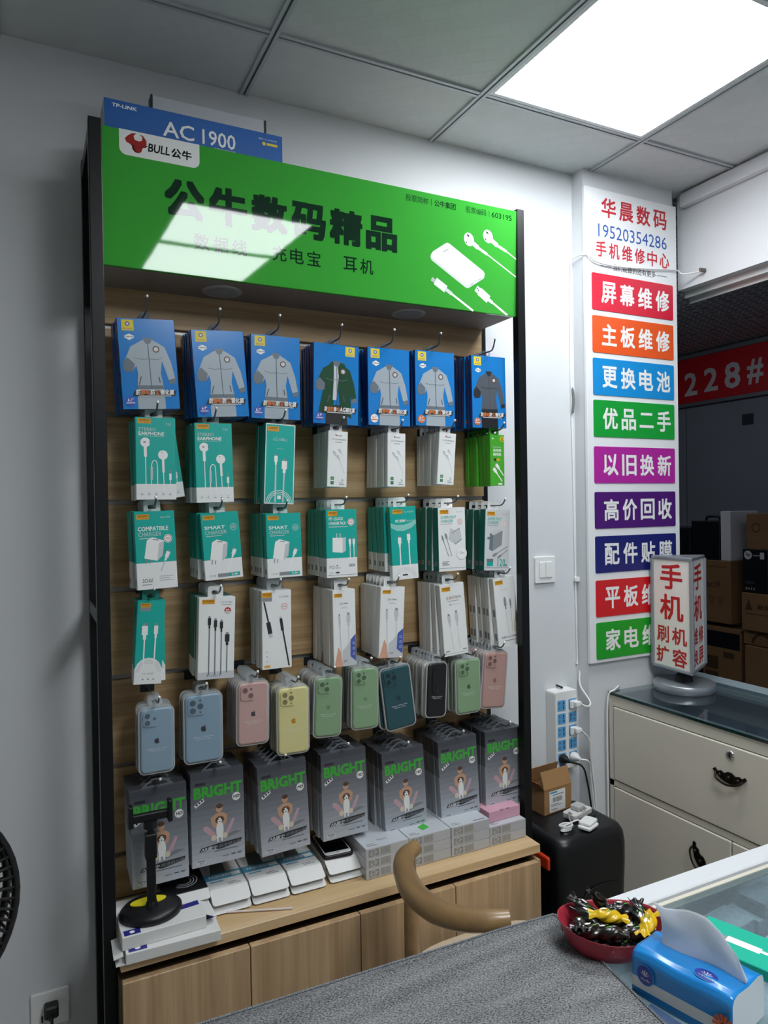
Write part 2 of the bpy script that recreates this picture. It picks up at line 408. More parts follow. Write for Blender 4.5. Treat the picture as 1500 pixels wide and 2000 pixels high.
nt.links.new(ck.outputs['Fac'], bp.inputs['Height']); nt.links.new(bp.outputs['Normal'], b.inputs['Normal']); b.inputs['Roughness'].default_value = 0.5
dim = MB().box(-0.296, 0.296, -0.296, 0.296, 0, 0.008).mesh('ceiling_tile', m)
for i in range(5):
    for j in range(14):
        o = link('ceiling_tile', dim, cc); o.location = (CW - 0.32 - 0.6 * i, -0.3 + 0.6 * j, CZ)
ld = thing('ceiling_light', 'unseen fill light added on the corridor ceiling, out of frame to the left', 'light', (3.6, 3.95, CZ - 0.002))  # added lamp, hidden from view, to brighten the dim corridor
MB().box(-0.04, 0.04, -0.6, 0.6, -0.03, 0).build('housing', LIGHTW, ld); 
D2_ = DIFF.copy(); D2_.name = 'corridor_fill_diffuser'; D2_.node_tree.nodes['Principled BSDF'].inputs['Emission Strength'].default_value = 17.0; MB().box(-0.035, 0.035, -0.58, 0.58, -0.05, -0.0305).build('diffuser', D2_, ld)

# red shop-number board on the far wall
sg = thing('shop_number_sign', 'red board reading 228# on the wall across the corridor', 'sign', (CW - 0.03, 4.5, 2.458))
MB().box(-0.015, 0.014, -1.8, 0.93, 0, 0.41).build('board', mat('sign_red', 'd0202c', 0.4), sg, bevel=0.003)
for z_ in (0.4105, -0.03): MB().box(-0.02, 0.014, -1.8, 0.93, z_, z_ + 0.0295).build('frame_rail', mat('sign_frame', '8e959c', 0.4, 0.5), sg)
for ch, u0, u1, v0, v1 in (('2', 1337, 1362, 728, 773), ('2', 1375, 1402, 718, 764), ('8', 1415, 1446, 707, 758), ('#', 1459, 1491, 700, 749)):
    L = MB(); XS = CW - 0.046; a = atx(u0, (v0 + v1) / 2, XS); c = atx(u1, (v0 + v1) / 2, XS)
    zt = atx((u0 + u1) / 2, v0, XS).z; zb = atx((u0 + u1) / 2, v1, XS).z
    vs, fs, asp = textmesh(ch, 0.02)
    L.add([(-0.0165 - l, a.y + (c.y - a.y) * p - 4.5, zb + (zt - zb) * q - 2.458) for p, q, l in vs], fs, 0)
    L.build('letter', mat('sign_white_letters', 'd9d9de', 0.5), sg, fix=False)

# ------------------------------------------------------------------ pillar price board
BOARD = mat('sign_board_white', 'eceef0', 0.35)
Yb = 1.862
pb = thing('repair_sign_board', 'tall white sign board of coloured repair-service strips on the pillar', 'sign', (0, 0, 0))
MB().box(1.703, 2.137, Yb, 1.8765, 1.0, 2.625).build('board', BOARD, pb, bevel=0.002)
strips = [('屏幕维修', 'd6213c', 2.208), ('主板维修', 'ea5a24', 2.063), ('更换电池', '168fd6', 1.918), ('优品二手', '14a038', 1.775), ('以旧换新', 'b3259c', 1.616), ('高价回收', '4d1273', 1.46), ('配件贴膜', '131d6e', 1.308), ('平板维修', 'd3161f', 1.157), ('家电维修', '17a322', 1.012)]
for i, (t, c, z) in enumerate(strips):
    o = MB().prism(rrect(1.7285, 2.1135, z, z + 0.126, 0.006), Yb - 0.002, Yb - 0.0002).build('service_strip', mat('strip_' + c, c, 0.35), pb)
    p = Print(0.385, 0.126, 1.7285, z, Yb - 0.0021)
    for k, ch in enumerate(t):
        cx = 0.195 + 0.222 * k; wd = 0.088
        if ch == '二': p.text(ch, cx - wd, 0.3, cx + wd, 0.72, WHITE, 0.022)
        else: p.text(ch, cx - wd, 0.21, cx + wd, 0.80, WHITE, 0.022)
    link('lettering', p.mesh('lettering'), o)
p = Print(1, 1, 0, 0, Yb - 0.0001)
RTX = mat('sign_text_red', 'c52b36', 0.5); BTX = mat('sign_text_blue', '2c58a8', 0.5)
for k, ch in enumerate('华晨数码'): p.text(ch, 1.777 + 0.0815 * k, 2.530, 1.777 + 0.0815 * k + 0.066, 2.597, RTX, 0.018)
p.text('19520354286', 1.761, 2.460, 2.087, 2.505, BTX, 0.0)
for k, ch in enumerate('手机维修中心'): p.text(ch, 1.749 + 0.0602 * k, 2.392, 1.749 + 0.0602 * k + 0.048, 2.446, RTX, 0.018)
p.text('我们能做的还有更多', 1.826, 2.352, 2.03, 2.374, BLACK, 0.008)
p.rect(1.770, 2.3615, 1.820, 2.3635, BLACK); p.rect(2.036, 2.3615, 2.086, 2.3635, BLACK)
link('lettering', p.mesh('lettering'), pb)

# ------------------------------------------------------------------ wall fittings
sw = thing('light_switch', 'white two-gang rocker switch on the wall beside the rack', 'switch', (1.565, YW, 1.325))
MB().prism(rrect(-0.043, 0.043, -0.045, 0.045, 0.004), -0.009, -0.0003).build('plate', WHITEP, sw, bevel=0.002)
for s in (-1, 1): MB().box(0.0005 if s > 0 else -0.027, 0.027 if s > 0 else -0.0005, -0.0125, -0.0093, -0.027, 0.027).build('rocker', WHITEP, sw, bevel=0.0015)
ou = thing('wall_outlet', 'white wall outlet low on the wall at the far left', 'outlet', (0.026, YW, 0.335))
MB().prism(rrect(-0.043, 0.043, -0.043, 0.043, 0.004), -0.009, -0.0003).build('plate', WHITEP, ou, bevel=0.002)
MB().box(-0.020, -0.016, -0.0096, -0.0092, -0.028, -0.012).box(-0.004, 0.0, -0.0096, -0.0092, -0.03, -0.016).build('socket_slots', BLACKP, ou)
pl = thing('black_plug', 'black plug pushed into the low wall outlet at the far left', 'plug', (0.028, YW - 0.0098, 0.34))
MB().box(-0.016, 0.016, -0.03, 0, -0.014, 0.016).build('plug_body', BLACKP, pl, bevel=0.004)
MB().tube(spline([(0, -0.03, -0.002), (0, -0.045, -0.02), (-0.004, -0.03, -0.10), (0.0, -0.012, -0.30)], 6), 0.0035).build('cord', BLACKP, pl)

# ------------------------------------------------------------------ display rack
POST = mat('black_rack_steel', '0d1013', 0.38, 0.3)
SLAT = wood('slat_oak', 'a08158', 'c3a67c', 0, 0.5)
TOP = wood('worktop_oak', 'c8a778', 'dcc099', 0, 0.38)
DOOR = wood('door_oak', 'a98a66', 'c6a984', 2, 0.45)
GREEN = mat('header_green', '3ca539', 0.035, spec=0.5, bump=0.012, bscale=5)
SOFF = mat('soffit_oak_grey', '8d8478', 0.6, noise=0.05, nscale=20)
GAP = mat('recess_dark_brown', '4d3a24', 0.7)
XLp, XRp = 0.130, 1.308
rack = thing('display_rack', 'tall black-framed slat-wall accessory rack with a green header', 'rack', (0, 0, 0))
MB().box(XLp, 0.157, 1.668, 1.695, 0, 2.405).build('post', POST, rack, bevel=0.0015)
MB().box(XLp, 0.157, 1.885, 1.912, 0, 2.405).build('post', POST, rack, bevel=0.0015)
MB().box(1.2815, XRp, 1.682, 1.709, 0, 2.405).build('post', POST, rack, bevel=0.0015)
MB().box(1.2815, XRp, 1.885, 1.912, 0, 2.405).build('post', POST, rack, bevel=0.0015)
for z in (0.05, 1.30, 2.36):
    for x in (XLp, 1.2815):
        if x > 1 and z == 1.30: continue
        y0 = 1.6955 if x < 1 else 1.7095
        MB().box(x, x + 0.027, y0, 1.8845, z, z + 0.03).build('side_rail', POST, rack, bevel=0.0015)
# slat boards of the back wall (grooves between them)
grooves = [2.001, 1.785, 1.569, 1.353, 1.137, 0.919, 0.70]
edges = [2.30] + grooves + [0.592]
for a, b_ in zip(edges[:-1], edges[1:]):
    MB().box(0.158, 1.281, 1.868, 1.884, b_ + (0.006 if b_ > 0.6 else 0.0005), a - 0.006).build('slat_board', SLAT, rack, bevel=0.0015)
GRV = mat('slat_groove_dark', '3a2c1c', 0.6)
MB().box(0.158, 1.281, 1.8845, 1.8975, 0.592, 2.30).build('slat_backing', GRV, rack)
for z in grooves:
    MB().box(0.158, 1.281, 1.8795, 1.8835, z - 0.006, z + 0.006).build('slat_insert', mat('slat_insert_metal', '9a9a98', 0.4, 0.6), rack)
# header box
hx0, hx1, hz0, hz1 = 0.158, 1.289, 2.097, 2.400
MB().box(0.158, 1.281, 1.712, 1.8835, 2.097, 2.115).build('soffit', SOFF, rack)
MB().box(0.158, 1.281, 1.712, 1.8835, 2.380, 2.396).build('top_board', SOFF, rack)
face = MB().box(0, hx1 - hx0, 0.0, 0.012, 0, hz1 - hz0).build('header_panel', GREEN, rack, bevel=0.001)
face.location = (hx0, 1.6945, hz0 - 0.002); face.rotation_euler = (R(2), 0, 0)
HW, HH = hx1 - hx0, hz1 - hz0
p = Print(HW, HH, 0, 0, 0)
hxy = lambda x, z: ((x - hx0) / HW, (z - hz0 + 0.002) / HH)
# printed inks share the glossy film of the panel
gl = dict(rough=0.035, spec=0.5, bump=0.012, bscale=5)
DKG = mat('header_ink_dark', '10301f', **gl); WHG = mat('header_ink_white', 'eef0ee', **gl); RDG = mat('header_ink_red', 'a5302c', **gl); RDD = mat('header_ink_dark_red', '6b1c1c', **gl); GYG = mat('header_ink_grey', 'b9c2bd', **gl); BKG = mat('header_ink_black', '18201f', **gl); PLG = mat('header_ink_pale', 'd5ded8', **gl)
def htext(t, x0, z0, x1, z1, mm, bold=0, gap=0.0):
    n = len(t); wch = (x1 - x0) / n
    for k, ch in enumerate(t):
        a = hxy(x0 + wch * k + gap / 2, z0); c = hxy(x0 + wch * (k + 1) - gap / 2, z1); p.text(ch, a[0], a[1], c[0], c[1], mm, bold)
def hcut(name):
    global p
    link(name, p.mesh(name), face); p = Print(HW, HH, 0, 0, 0)
htext('公牛数码精品', 0.286, 2.222, 0.897, 2.311, DKG, 0.042, 0.010)
hcut('title_lettering')
htext('数据线', 0.353, 2.157, 0.488, 2.194, DKG, 0.01, 0.009)
hcut('small_lettering'); htext('充电宝', 0.543, 2.157, 0.678, 2.194, DKG, 0.01, 0.009)
hcut('small_lettering'); htext('耳机', 0.732, 2.156, 0.826, 2.194, DKG, 0.01, 0.009)
hcut('small_lettering'); htext('股票简称', 0.917, 2.366, 0.988, 2.383, DKG, 0, 0.001); htext('公牛集团', 1.006, 2.366, 1.075, 2.383, DKG, 0.012, 0.001)
hcut('small_lettering'); htext('股票编码', 1.107, 2.366, 1.177, 2.383, DKG, 0, 0.001)
a = hxy(1.195, 2.367); c = hxy(1.265, 2.382); p.text('603195', *a, *c, DKG, 0.006)
for x in (0.997, 1.186): a = hxy(x - 0.0006, 2.366); c = hxy(x + 0.0006, 2.383); p.rect(*a, *c, DKG)
hcut('small_lettering')
# logo tab
pts = rrect(0.195, 0.372, 2.343, 2.3985, 0.016, 6, (1, 1, 0, 0)); p.poly([hxy(*q) for q in pts], WHG); p.up()
p.poly([hxy(*q) for q in [(0.214, 2.371), (0.222, 2.366), (0.236, 2.3635), (0.250, 2.366), (0.257, 2.371), (0.246, 2.369), (0.243, 2.358), (0.237, 2.352), (0.229, 2.352), (0.223, 2.358), (0.221, 2.369)]], RDD)
p.poly([hxy(*q) for q in [(0.207, 2.379), (0.211, 2.371), (0.224, 2.368), (0.236, 2.366), (0.250, 2.368), (0.2535, 2.373), (0.2535, 2.382), (0.247, 2.391), (0.238, 2.3945), (0.245, 2.388), (0.243, 2.380), (0.236, 2.378), (0.228, 2.380), (0.226, 2.388), (0.232, 2.3945), (0.222, 2.393), (0.213, 2.386)]], RDG)
p.up().poly([hxy(*q) for q in [(0.226, 2.366), (0.246, 2.366), (0.2415, 2.354), (0.231, 2.354)]], RDG)
a = hxy(0.2565, 2.3595); c = hxy(0.304, 2.3785); p.text('BULL', *a, *c, BKG, 0.02, 0.12)
htext('公牛', 0.307, 2.3575, 0.355, 2.3785, BKG, 0.03, 0.002)
hcut('logo_tab')
# printed power bank, earbuds and cables
def hp(pts, mm): p.poly([hxy(*q) for q in pts], mm)
p.layer = 2
hp([(1.050, 2.2735), (1.056, 2.2715), (1.168, 2.2115), (1.1725, 2.205), (1.1705, 2.193), (1.163, 2.187), (1.118, 2.158), (1.109, 2.158), (1.100, 2.163), (0.998, 2.219), (0.9945, 2.226), (0.9955, 2.234), (1.002, 2.2435), (1.043, 2.2715)], PLG)
p.up(); hp([(1.050, 2.2725), (1.168, 2.2090), (1.171, 2.2035), (1.168, 2.199), (1.116, 2.1665), (1.108, 2.166), (0.999, 2.226), (0.9965, 2.231), (1.003, 2.2425), (1.043, 2.2705)], WHG)
p.up(); hp([(1.123, 2.1645), (1.135, 2.172), (1.1335, 2.175), (1.1215, 2.1675)], GYG); hp([(1.151, 2.182), (1.163, 2.190), (1.1615, 2.193), (1.1495, 2.185)], GYG); hp([(1.033, 2.248), (1.050, 2.258), (1.051, 2.254), (1.035, 2.244)], GYG)
hcut('power_bank_picture'); p.layer = 2
for (cx, cz, q) in ((1.119, 2.293, [(1.126, 2.288), (1.150, 2.274), (1.181, 2.260), (1.2885, 2.206)]), (1.183, 2.311, [(1.190, 2.305), (1.215, 2.290), (1.247, 2.278), (1.2885, 2.257)])):
    wds = (0.013, 0.008, 0.0035)
    for k in range(3): p.line([hxy(*q[k]), hxy(*q[k + 1])], wds[k] / HW, WHG)
    p.disc(*hxy(cx, cz), 0.0165 / HW, PLG, 0.019 / HW, rot=0.4); p.up(); p.disc(*hxy(cx - 0.003, cz), 0.012 / HW, WHG, 0.016 / HW, rot=0.4); p.up(); p.disc(*hxy(cx - 0.003, cz + 0.010), 0.005 / HW, BKG, 0.0022 / HW, rot=-0.5); p.disc(*hxy(cx - 0.008, cz - 0.009), 0.0018 / HW, BKG); hcut('earbud_picture'); p.layer = 2
p.line([hxy(0.998, 2.169), hxy(1.012, 2.162)], 0.011 / HW, GYG); p.line([hxy(1.010, 2.1645), hxy(1.044, 2.146)], 0.021 / HW, WHG); p.line([hxy(1.042, 2.147), hxy(1.063, 2.1355)], 0.010 / HW, PLG); p.line([hxy(1.060, 2.137), hxy(1.134, 2.0965)], 0.006 / HW, WHG)
hcut('cable_picture'); p.layer = 2
p.line([hxy(1.143, 2.161), hxy(1.158, 2.1515)], 0.019 / HW, PLG); p.line([hxy(1.154, 2.154), hxy(1.186, 2.134)], 0.024 / HW, WHG); p.line([hxy(1.184, 2.135), hxy(1.199, 2.127)], 0.010 / HW, PLG); p.line([hxy(1.196, 2.1285), hxy(1.252, 2.0965)], 0.006 / HW, WHG)
p.up(); p.disc(*hxy(1.1475, 2.161), 0.0016 / HW, BKG); p.disc(*hxy(1.152, 2.156), 0.0016 / HW, BKG)
hcut('usb_plug_picture')
for x, y in ((0.447, 1.792), (0.979, 1.792)):
    dl = MB().lathe([(0.047, -0.004), (0.049, -0.002), (0.049, 0.0)], 28, (x, y, 2.097)).build('downlight', mat('downlight_trim', 'b0b0ae', 0.35), rack)
    MB().lathe([(0.038, -0.0048), (0.038, -0.0042)], 28, (x, y, 2.097)).build('lens', mat('downlight_lens', '9aa0a0', 0.25), dl)

# base cabinet and worktop
cab = thing('base_cabinet', 'oak-veneer base cabinet with flush doors under the rack', 'cabinet', (0, 0, 0))
MB().box(0.1575, 1.262, 1.712, 1.884, 0.02, 0.566).box(0.1575, 1.262, 1.6, 1.7, 0.02, 0.540).build('carcass', GAP, cab)
dx = [0.158, 0.4325, 0.7065, 0.979, 1.2525]
for a, b_ in zip(dx[:-1], dx[1:]): MB().box(a + 0.0012, b_ - 0.0012, 1.582, 1.5995, 0.03, 0.556).build('door', DOOR, cab, bevel=0.001)
MB().box(1.2530, 1.262, 1.590, 1.711, 0.02, 0.556).build('side_panel', DOOR, cab)
wt = MB().box(0.1580, 1.2725, 1.6035, 1.867, 0.568, 0.5915).build('worktop', TOP, bevel=0.001)
tag(wt, 'pale oak worktop running across the base cabinet', 'worktop')

# boxes standing on top of the rack
AB = mat('router_box_blue', '1c5fae', 0.4); ABS = mat('router_box_side', '9fb0c4', 0.5)
rb = thing('router_box', 'long blue router box reading AC 1900 on top of the rack', 'box', (0.167, 1.700, 2.3965))
MB().box(0, 0.413, 0, 0.085, 0, 0.0725, 0).build('box_body', [AB], rb, bevel=0.0008)
MB().box(-0.0012, -0.0002, 0.001, 0.084, 0.001, 0.0715).build('end_panel', ABS, rb)
p = Print(0.413, 0.0725, 0, 0, 0); f = lambda x, z: ((x - 0.167) / 0.413, (z - 2.3965) / 0.0725)
p.text('TP-LINK', *f(0.182, 2.4525), *f(0.236, 2.4605), WHITE, 0.03, 0.1)
link('brand_lettering', p.mesh('brand_lettering'), rb); p = Print(0.413, 0.0725, 0, 0, 0)
p.text('AC', *f(0.293, 2.4105), *f(0.364, 2.4455), WHITE, 0.008); p.text('1900', *f(0.383, 2.4105), *f(0.462, 2.4455), WHITE, 0.008)
link('model_lettering', p.mesh('model_lettering'), rb); p = Print(0.413, 0.0725, 0, 0, 0)
p.text('AC1900 DUAL BAND GIGABIT', *f(0.41, 2.404), *f(0.462, 2.4075), WHITE)
p.text('型号 | TL-WDR7650', *f(0.520, 2.4505), *f(0.566, 2.4555), WHITE, 0.0)
YEL = mat('yellow_print', 'e8cf2a', 0.5)
p.disc(*f(0.533, 2.4425), 0.0045 / 0.413, YEL); p.rect(*f(0.540, 2.4395), *f(0.567, 2.4455), YEL)
link('print', p.mesh(), rb)
wb = thing('white_box', 'white box standing upright behind the blue router box', 'box', (0.294, 1.845, 2.3965))
MB().box(0, 0.286, 0, 0.033, 0, 0.183).build('box_body', mat('white_card', 'd4d7dc', 0.5), wb, bevel=0.001)
for a_, b_ in ((-0.0045, -0.0002), (0.2862, 0.291)): MB().box(a_, b_, -0.001, 0.034, 0, 0.184).build('end_strip', mat('dark_grey_card', '33373d', 0.5), wb)
# ================================================================== goods on the hooks
TEAL = mat('teal_card', '0dada0', 0.4); CARDW = mat('white_card_gloss', 'eceeed', 0.4); GOLD = mat('gold_badge', 'e3a21a', 0.45); DTEAL = mat('dark_teal_card', '0a7c70', 0.45)
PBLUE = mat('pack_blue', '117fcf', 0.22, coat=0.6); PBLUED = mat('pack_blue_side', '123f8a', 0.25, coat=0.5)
JGREY = mat('print_jacket_grey', 'a9b4bd', 0.25, coat=0.6); JGREYD = mat('print_jacket_dark_grey', '6f7a83', 0.25, coat=0.6); JLINE = mat('print_seam', '4c555c', 0.3, coat=0.5)
JGREEN = mat('print_jacket_green', '1e4a32', 0.25, coat=0.6); JBLK = mat('print_jacket_silver', '565c64', 0.25, coat=0.6)
ORNG = mat('print_orange', 'd9773a', 0.35); BLUEBADGE = mat('badge_indigo', '3a53b5', 0.35)
BGREY = mat('bright_pack_silver', 'a9aeb5', 0.35); BGREYD = mat('bright_pack_charcoal', '484c53', 0.35); BGRN = mat('bright_green', '3fae3c', 0.4); BMID = mat('bright_pack_mid', '7d8289', 0.35); BDRK = mat('bright_ink', '2b2e33', 0.4)
SKIN = mat('print_skin', 'c99f83', 0.4); PINKP = mat('print_pink', 'c5a3ab', 0.4); CREAM = mat('print_cream', 'd9d0b8', 0.4); BROWNP = mat('print_brown', '5f4433', 0.4)
LGREEN = mat('box_lime_green', '49ad2c', 0.4); INDIGO = mat('print_indigo', '4c5fb0', 0.4); PEACH = mat('print_peach', 'd9a58b', 0.4)
CLEAR = glassy('clear_plastic', 'f2f5f6', 0.5, 0.08, 0.28, (225, 230, 232)); TABW = mat('tab_card_white', 'e3e5e4', 0.4)
CLEAR2 = glassy('clear_film', 'dfe6ee', 0.4, 0.05, 0.10, (160, 175, 195)); MILK = glassy('milky_tray_plastic', 'e9ebeb', 0.4, 0.15, 0.55, (214, 216, 214))
SMOKE = glassy('smoky_plastic', 'c9ccd0', 0.5, 0.1, 0.5, (140, 145, 150))
DROP = 0.015      # hole top to the top edge of the box

def goovi(p, x=0.06, y=0.915, w=0.30, h=0.05):
    p.up(); p.rect(x, y, x + w, y + h, GOLD); p.up(); p.text('GOOVI', x + 0.1 * w, y + 0.42 * h, x + 0.9 * w, y + 0.85 * h, BLACK, 0.012); p.text('phone', x + 0.5 * w, y + 0.12 * h, x + 0.88 * w, y + 0.34 * h, BLACK); p.layer -= 2
def wire(p, pts, wd, m, head=0.0, hl=0.08, hm=None):
    """printed cable with a plug at its first point"""
    p.line(pts, wd, m)
    if head:
        x, y = pts[0]; dx, dy = pts[1][0] - x, pts[1][1] - y; L = math.hypot(dx * p.w, dy * p.h); ux, uy = dx / L * p.h, dy / L * p.h
        p.up(); p.line([(x, y), (x + ux * hl, y + uy * hl)], head, hm or m); p.line([(x + ux * hl, y + uy * hl), (x + ux * hl * 1.5, y + uy * hl * 1.5)], head * 0.55, hm or m)
        p.line([(x - ux * hl * 0.28, y - uy * hl * 0.28), (x, y)], head * 0.62, GREY); p.layer -= 1
def cube_charger(p, x, y, s, face=None, side=None, prongs='down'):
    face = face or WHITE; side = side or LGREY; k = p.w / p.h
    a = [(x, y), (x + 0.62 * s, y - 0.16 * s * k), (x + 0.74 * s, y + 0.72 * s * k), (x + 0.16 * s, y + 0.9 * s * k)]
    b_ = [(x + 0.62 * s, y - 0.16 * s * k), (x + 0.9 * s, y + 0.1 * s * k), (x + 1.0 * s, y + 0.84 * s * k), (x + 0.74 * s, y + 0.72 * s * k)]
    c = [(x + 0.16 * s, y + 0.9 * s * k), (x + 0.74 * s, y + 0.72 * s * k), (x + 1.0 * s, y + 0.84 * s * k), (x + 0.42 * s, y + 1.04 * s * k)]
    if prongs == 'down':
        for q in (0.12, 0.3): p.line([(x + q * s, y - 0.02 * s * k), (x + (q - 0.06) * s, y - 0.28 * s * k)], 0.05 * s, GREY)
    if prongs == 'up':
        for q in (0.35, 0.62): p.line([(x + q * s, y + 0.9 * s * k), (x + q * s, y + 1.25 * s * k)], 0.05 * s, LGREY)
    p.up(); p.poly(a, face); p.poly(b_, side); p.poly(c, WHITE if face is WHITE else LGREY); p.up(); p.line([(x + 0.45 * s, y + 0.93 * s * k), (x + 0.72 * s, y + 0.88 * s * k)], 0.05 * s, GREY); p.layer -= 2
def seal(p, x, y, r, m=RED):
    p.up(); p.disc(x, y, r, WHITE); p.up(); p.arc(x, y, r * 0.8, r * 0.12, m); p.text('CCC', x - r * 0.45, y - r * 0.25 * p.w / p.h, x + r * 0.45, y + r * 0.3 * p.w / p.h, m, 0.02); p.layer -= 2
def smallprint(p, x0, y0, x1, y1, n, m=GREY):
    for i in range(n):
        yy = y0 + (y1 - y0) * (i + 0.5) / n; hh = (y1 - y0) / n * 0.25; p.rect(x0, yy - hh, x1 - (x1 - x0) * 0.25 * (i % 2), yy + hh, m)

def d_blue(jacket, cuff, badge, badgetxt, coat=False, tagright=False, title='防静电防尘钢化膜'):
    def f(p):
        p.rect(0, 0, 1, 1, PBLUE); p.up()
        tx = 0.70 if tagright else 0.07
        p.rect(tx, 0.865, tx + 0.21, 0.985, YEL); p.up(); p.disc(tx + 0.105, 0.94, 0.04, BLUEBADGE); p.text('MIL LIGHT', tx + 0.03, 0.878, tx + 0.18, 0.895, BLUEBADGE, 0.01); p.up(); p.disc(tx + 0.105, 0.94, 0.02, WHITE); p.layer = 2
        if not tagright: p.rect(0.11, 0.78, 0.27, 0.815, WHITE, 0.002); p.disc(0.19, 0.797, 0.055, WHITE); p.up(); p.text('MagicEye', 0.12, 0.788, 0.26, 0.806, BLACK, 0.02); p.layer = 2
        # empty jacket and trousers, printed
        p.poly([(0.26, 0.0), (0.75, 0.0), (0.745, 0.24), (0.27, 0.24)], JGREY if not coat and jacket is JGREY else BLACK); p.up()
        p.poly([(0.66, 0.745), (0.80, 0.69), (0.90, 0.52), (0.955, 0.34), (0.84, 0.32), (0.77, 0.47), (0.70, 0.60)], jacket); p.up()
        p.poly([(0.36, 0.745), (0.20, 0.69), (0.07, 0.52), (0.05, 0.45), (0.12, 0.41), (0.24, 0.44), (0.34, 0.56)], jacket); p.up()
        if coat: p.poly([(0.10, 0.12), (0.24, 0.52), (0.34, 0.75), (0.42, 0.79), (0.48, 0.74), (0.52, 0.79), (0.68, 0.76), (0.80, 0.60), (0.84, 0.08), (0.60, 0.16), (0.50, 0.60), (0.42, 0.14)], jacket); p.up(); p.poly([(0.44, 0.76), (0.52, 0.76), (0.55, 0.60), (0.50, 0.30), (0.42, 0.30), (0.44, 0.55)], LGREY)
        else: p.poly([(0.27, 0.235), (0.74, 0.235), (0.70, 0.40), (0.74, 0.55), (0.76, 0.66), (0.68, 0.735), (0.57, 0.775), (0.45, 0.775), (0.34, 0.74), (0.26, 0.66), (0.245, 0.58), (0.30, 0.40)], jacket)
        p.up(); p.poly([(0.955, 0.345), (0.84, 0.325), (0.85, 0.275), (0.965, 0.295)], cuff); p.poly([(0.05, 0.52), (0.13, 0.57), (0.25, 0.50), (0.23, 0.42), (0.10, 0.405), (0.045, 0.44)], cuff)
        if not coat: p.rect(0.27, 0.222, 0.745, 0.262, cuff)
        p.poly([(0.41, 0.79), (0.60, 0.79), (0.545, 0.725), (0.465, 0.725)], cuff)
        p.up(); p.line([(0.505, 0.725), (0.52, 0.24)], 0.014, JLINE); p.line([(0.35, 0.36), (0.305, 0.27)], 0.02, JLINE); p.line([(0.66, 0.36), (0.68, 0.29)], 0.02, JLINE); p.line([(0.26, 0.565), (0.40, 0.548), (0.51, 0.558), (0.62, 0.548), (0.74, 0.565)], 0.010, cuff)
        p.disc(0.645, 0.665, 0.062, BROWNP); p.up(); p.disc(0.645, 0.665, 0.040, LGREY); p.layer = 9
        p.poly([(0.18, 0.145), (0.93, 0.145), (0.96, 0.205), (0.22, 0.205)], BLACK); p.up()
        n = len(title)
        for k, ch in enumerate(title): p.text(ch, 0.235 + 0.68 / n * k, 0.155, 0.235 + 0.68 / n * (k + 0.92), 0.215, ORNG if k in (1, 2, 4) else WHITE, 0.02, 0.1)
        p.rect(0.30, 0.138, 0.86, 0.149, LGREY)
        p.disc(0.135, 0.085, 0.09, badge); p.up(); p.text(badgetxt, 0.085, 0.085, 0.185, 0.118, WHITE if badge is not WHITE else ORNG, 0.02); p.rect(0.06, 0.062, 0.21, 0.075, LGREY if badge is not WHITE else ORNG)
    return f
def d_ear(p):
    p.rect(0, 0, 1, 1, TEAL); p.up(); p.rect(0, 0, 1, 0.19, CARDW); goovi(p, 0.05, 0.925, 0.33, 0.06)
    p.text('STEREO', 0.07, 0.835, 0.51, 0.875, LGREY); p.text('EARPHONE', 0.07, 0.782, 0.72, 0.825, WHITE, 0.012); p.rect(0.07, 0.768, 0.70, 0.772, LGREY); p.text('C3E', 0.76, 0.91, 0.90, 0.935, LGREY)
    p.up(); p.line([(0.23, 0.68), (0.235, 0.52)], 0.075, WHITE); p.line([(0.235, 0.52), (0.24, 0.09)], 0.02, WHITE); p.line([(0.68, 0.53), (0.69, 0.33)], 0.06, WHITE); p.line([(0.69, 0.33), (0.70, 0.09)], 0.02, WHITE)
    p.line(spline2([(0.38, 0.12), (0.385, 0.40), (0.43, 0.47), (0.50, 0.47), (0.53, 0.40), (0.54, 0.10)]), 0.02, WHITE); p.line([(0.39, 0.40), (0.385, 0.24)], 0.055, LGREY)
    p.line([(0.86, 0.37), (0.865, 0.29)], 0.035, GREY); p.line([(0.865, 0.32), (0.865, 0.24)], 0.06, WHITE); p.line([(0.865, 0.24), (0.87, 0.10)], 0.018, WHITE)
    p.up(); p.disc(0.235, 0.695, 0.125, WHITE); p.disc(0.68, 0.545, 0.125, WHITE); p.up(); p.disc(0.215, 0.698, 0.035, BLACK, 0.014); p.rect(0.34, 0.68, 0.36, 0.715, JGREYD); p.disc(0.66, 0.575, 0.012, BLACK)
    for k in range(5): p.rect(0.10 + k * 0.18, 0.055, 0.17 + k * 0.18, 0.062, GREY); p.disc(0.135 + k * 0.18, 0.078, 0.012, GREY)
def spline2(pts): return [(q.x, q.y) for q in spline([(a, b, 0) for a, b in pts], 5)]
def d_cc100(p):
    p.rect(0, 0, 1, 1, CARDW); p.up(); p.rect(0.025, 0.012, 0.975, 0.988, TEAL); goovi(p, 0.06, 0.905, 0.37, 0.06)
    p.text('CC-100Lc', 0.25, 0.79, 0.74, 0.825, LGREY); p.rect(0.38, 0.69, 0.62, 0.694, LGREY); p.up()
    for k in range(3): p.arc(0.5, 0.0, 0.44 - 0.055 * k, 0.018, WHITE, 6, 174)
    wire(p, [(0.36, 0.60), (0.37, 0.02)], 0.05, LGREY, 0.11, 0.075, WHITE); wire(p, [(0.66, 0.54), (0.635, 0.02)], 0.05, LGREY, 0.18, 0.10, WHITE); p.rect(0.44, 0.06, 0.56, 0.105, WHITE)
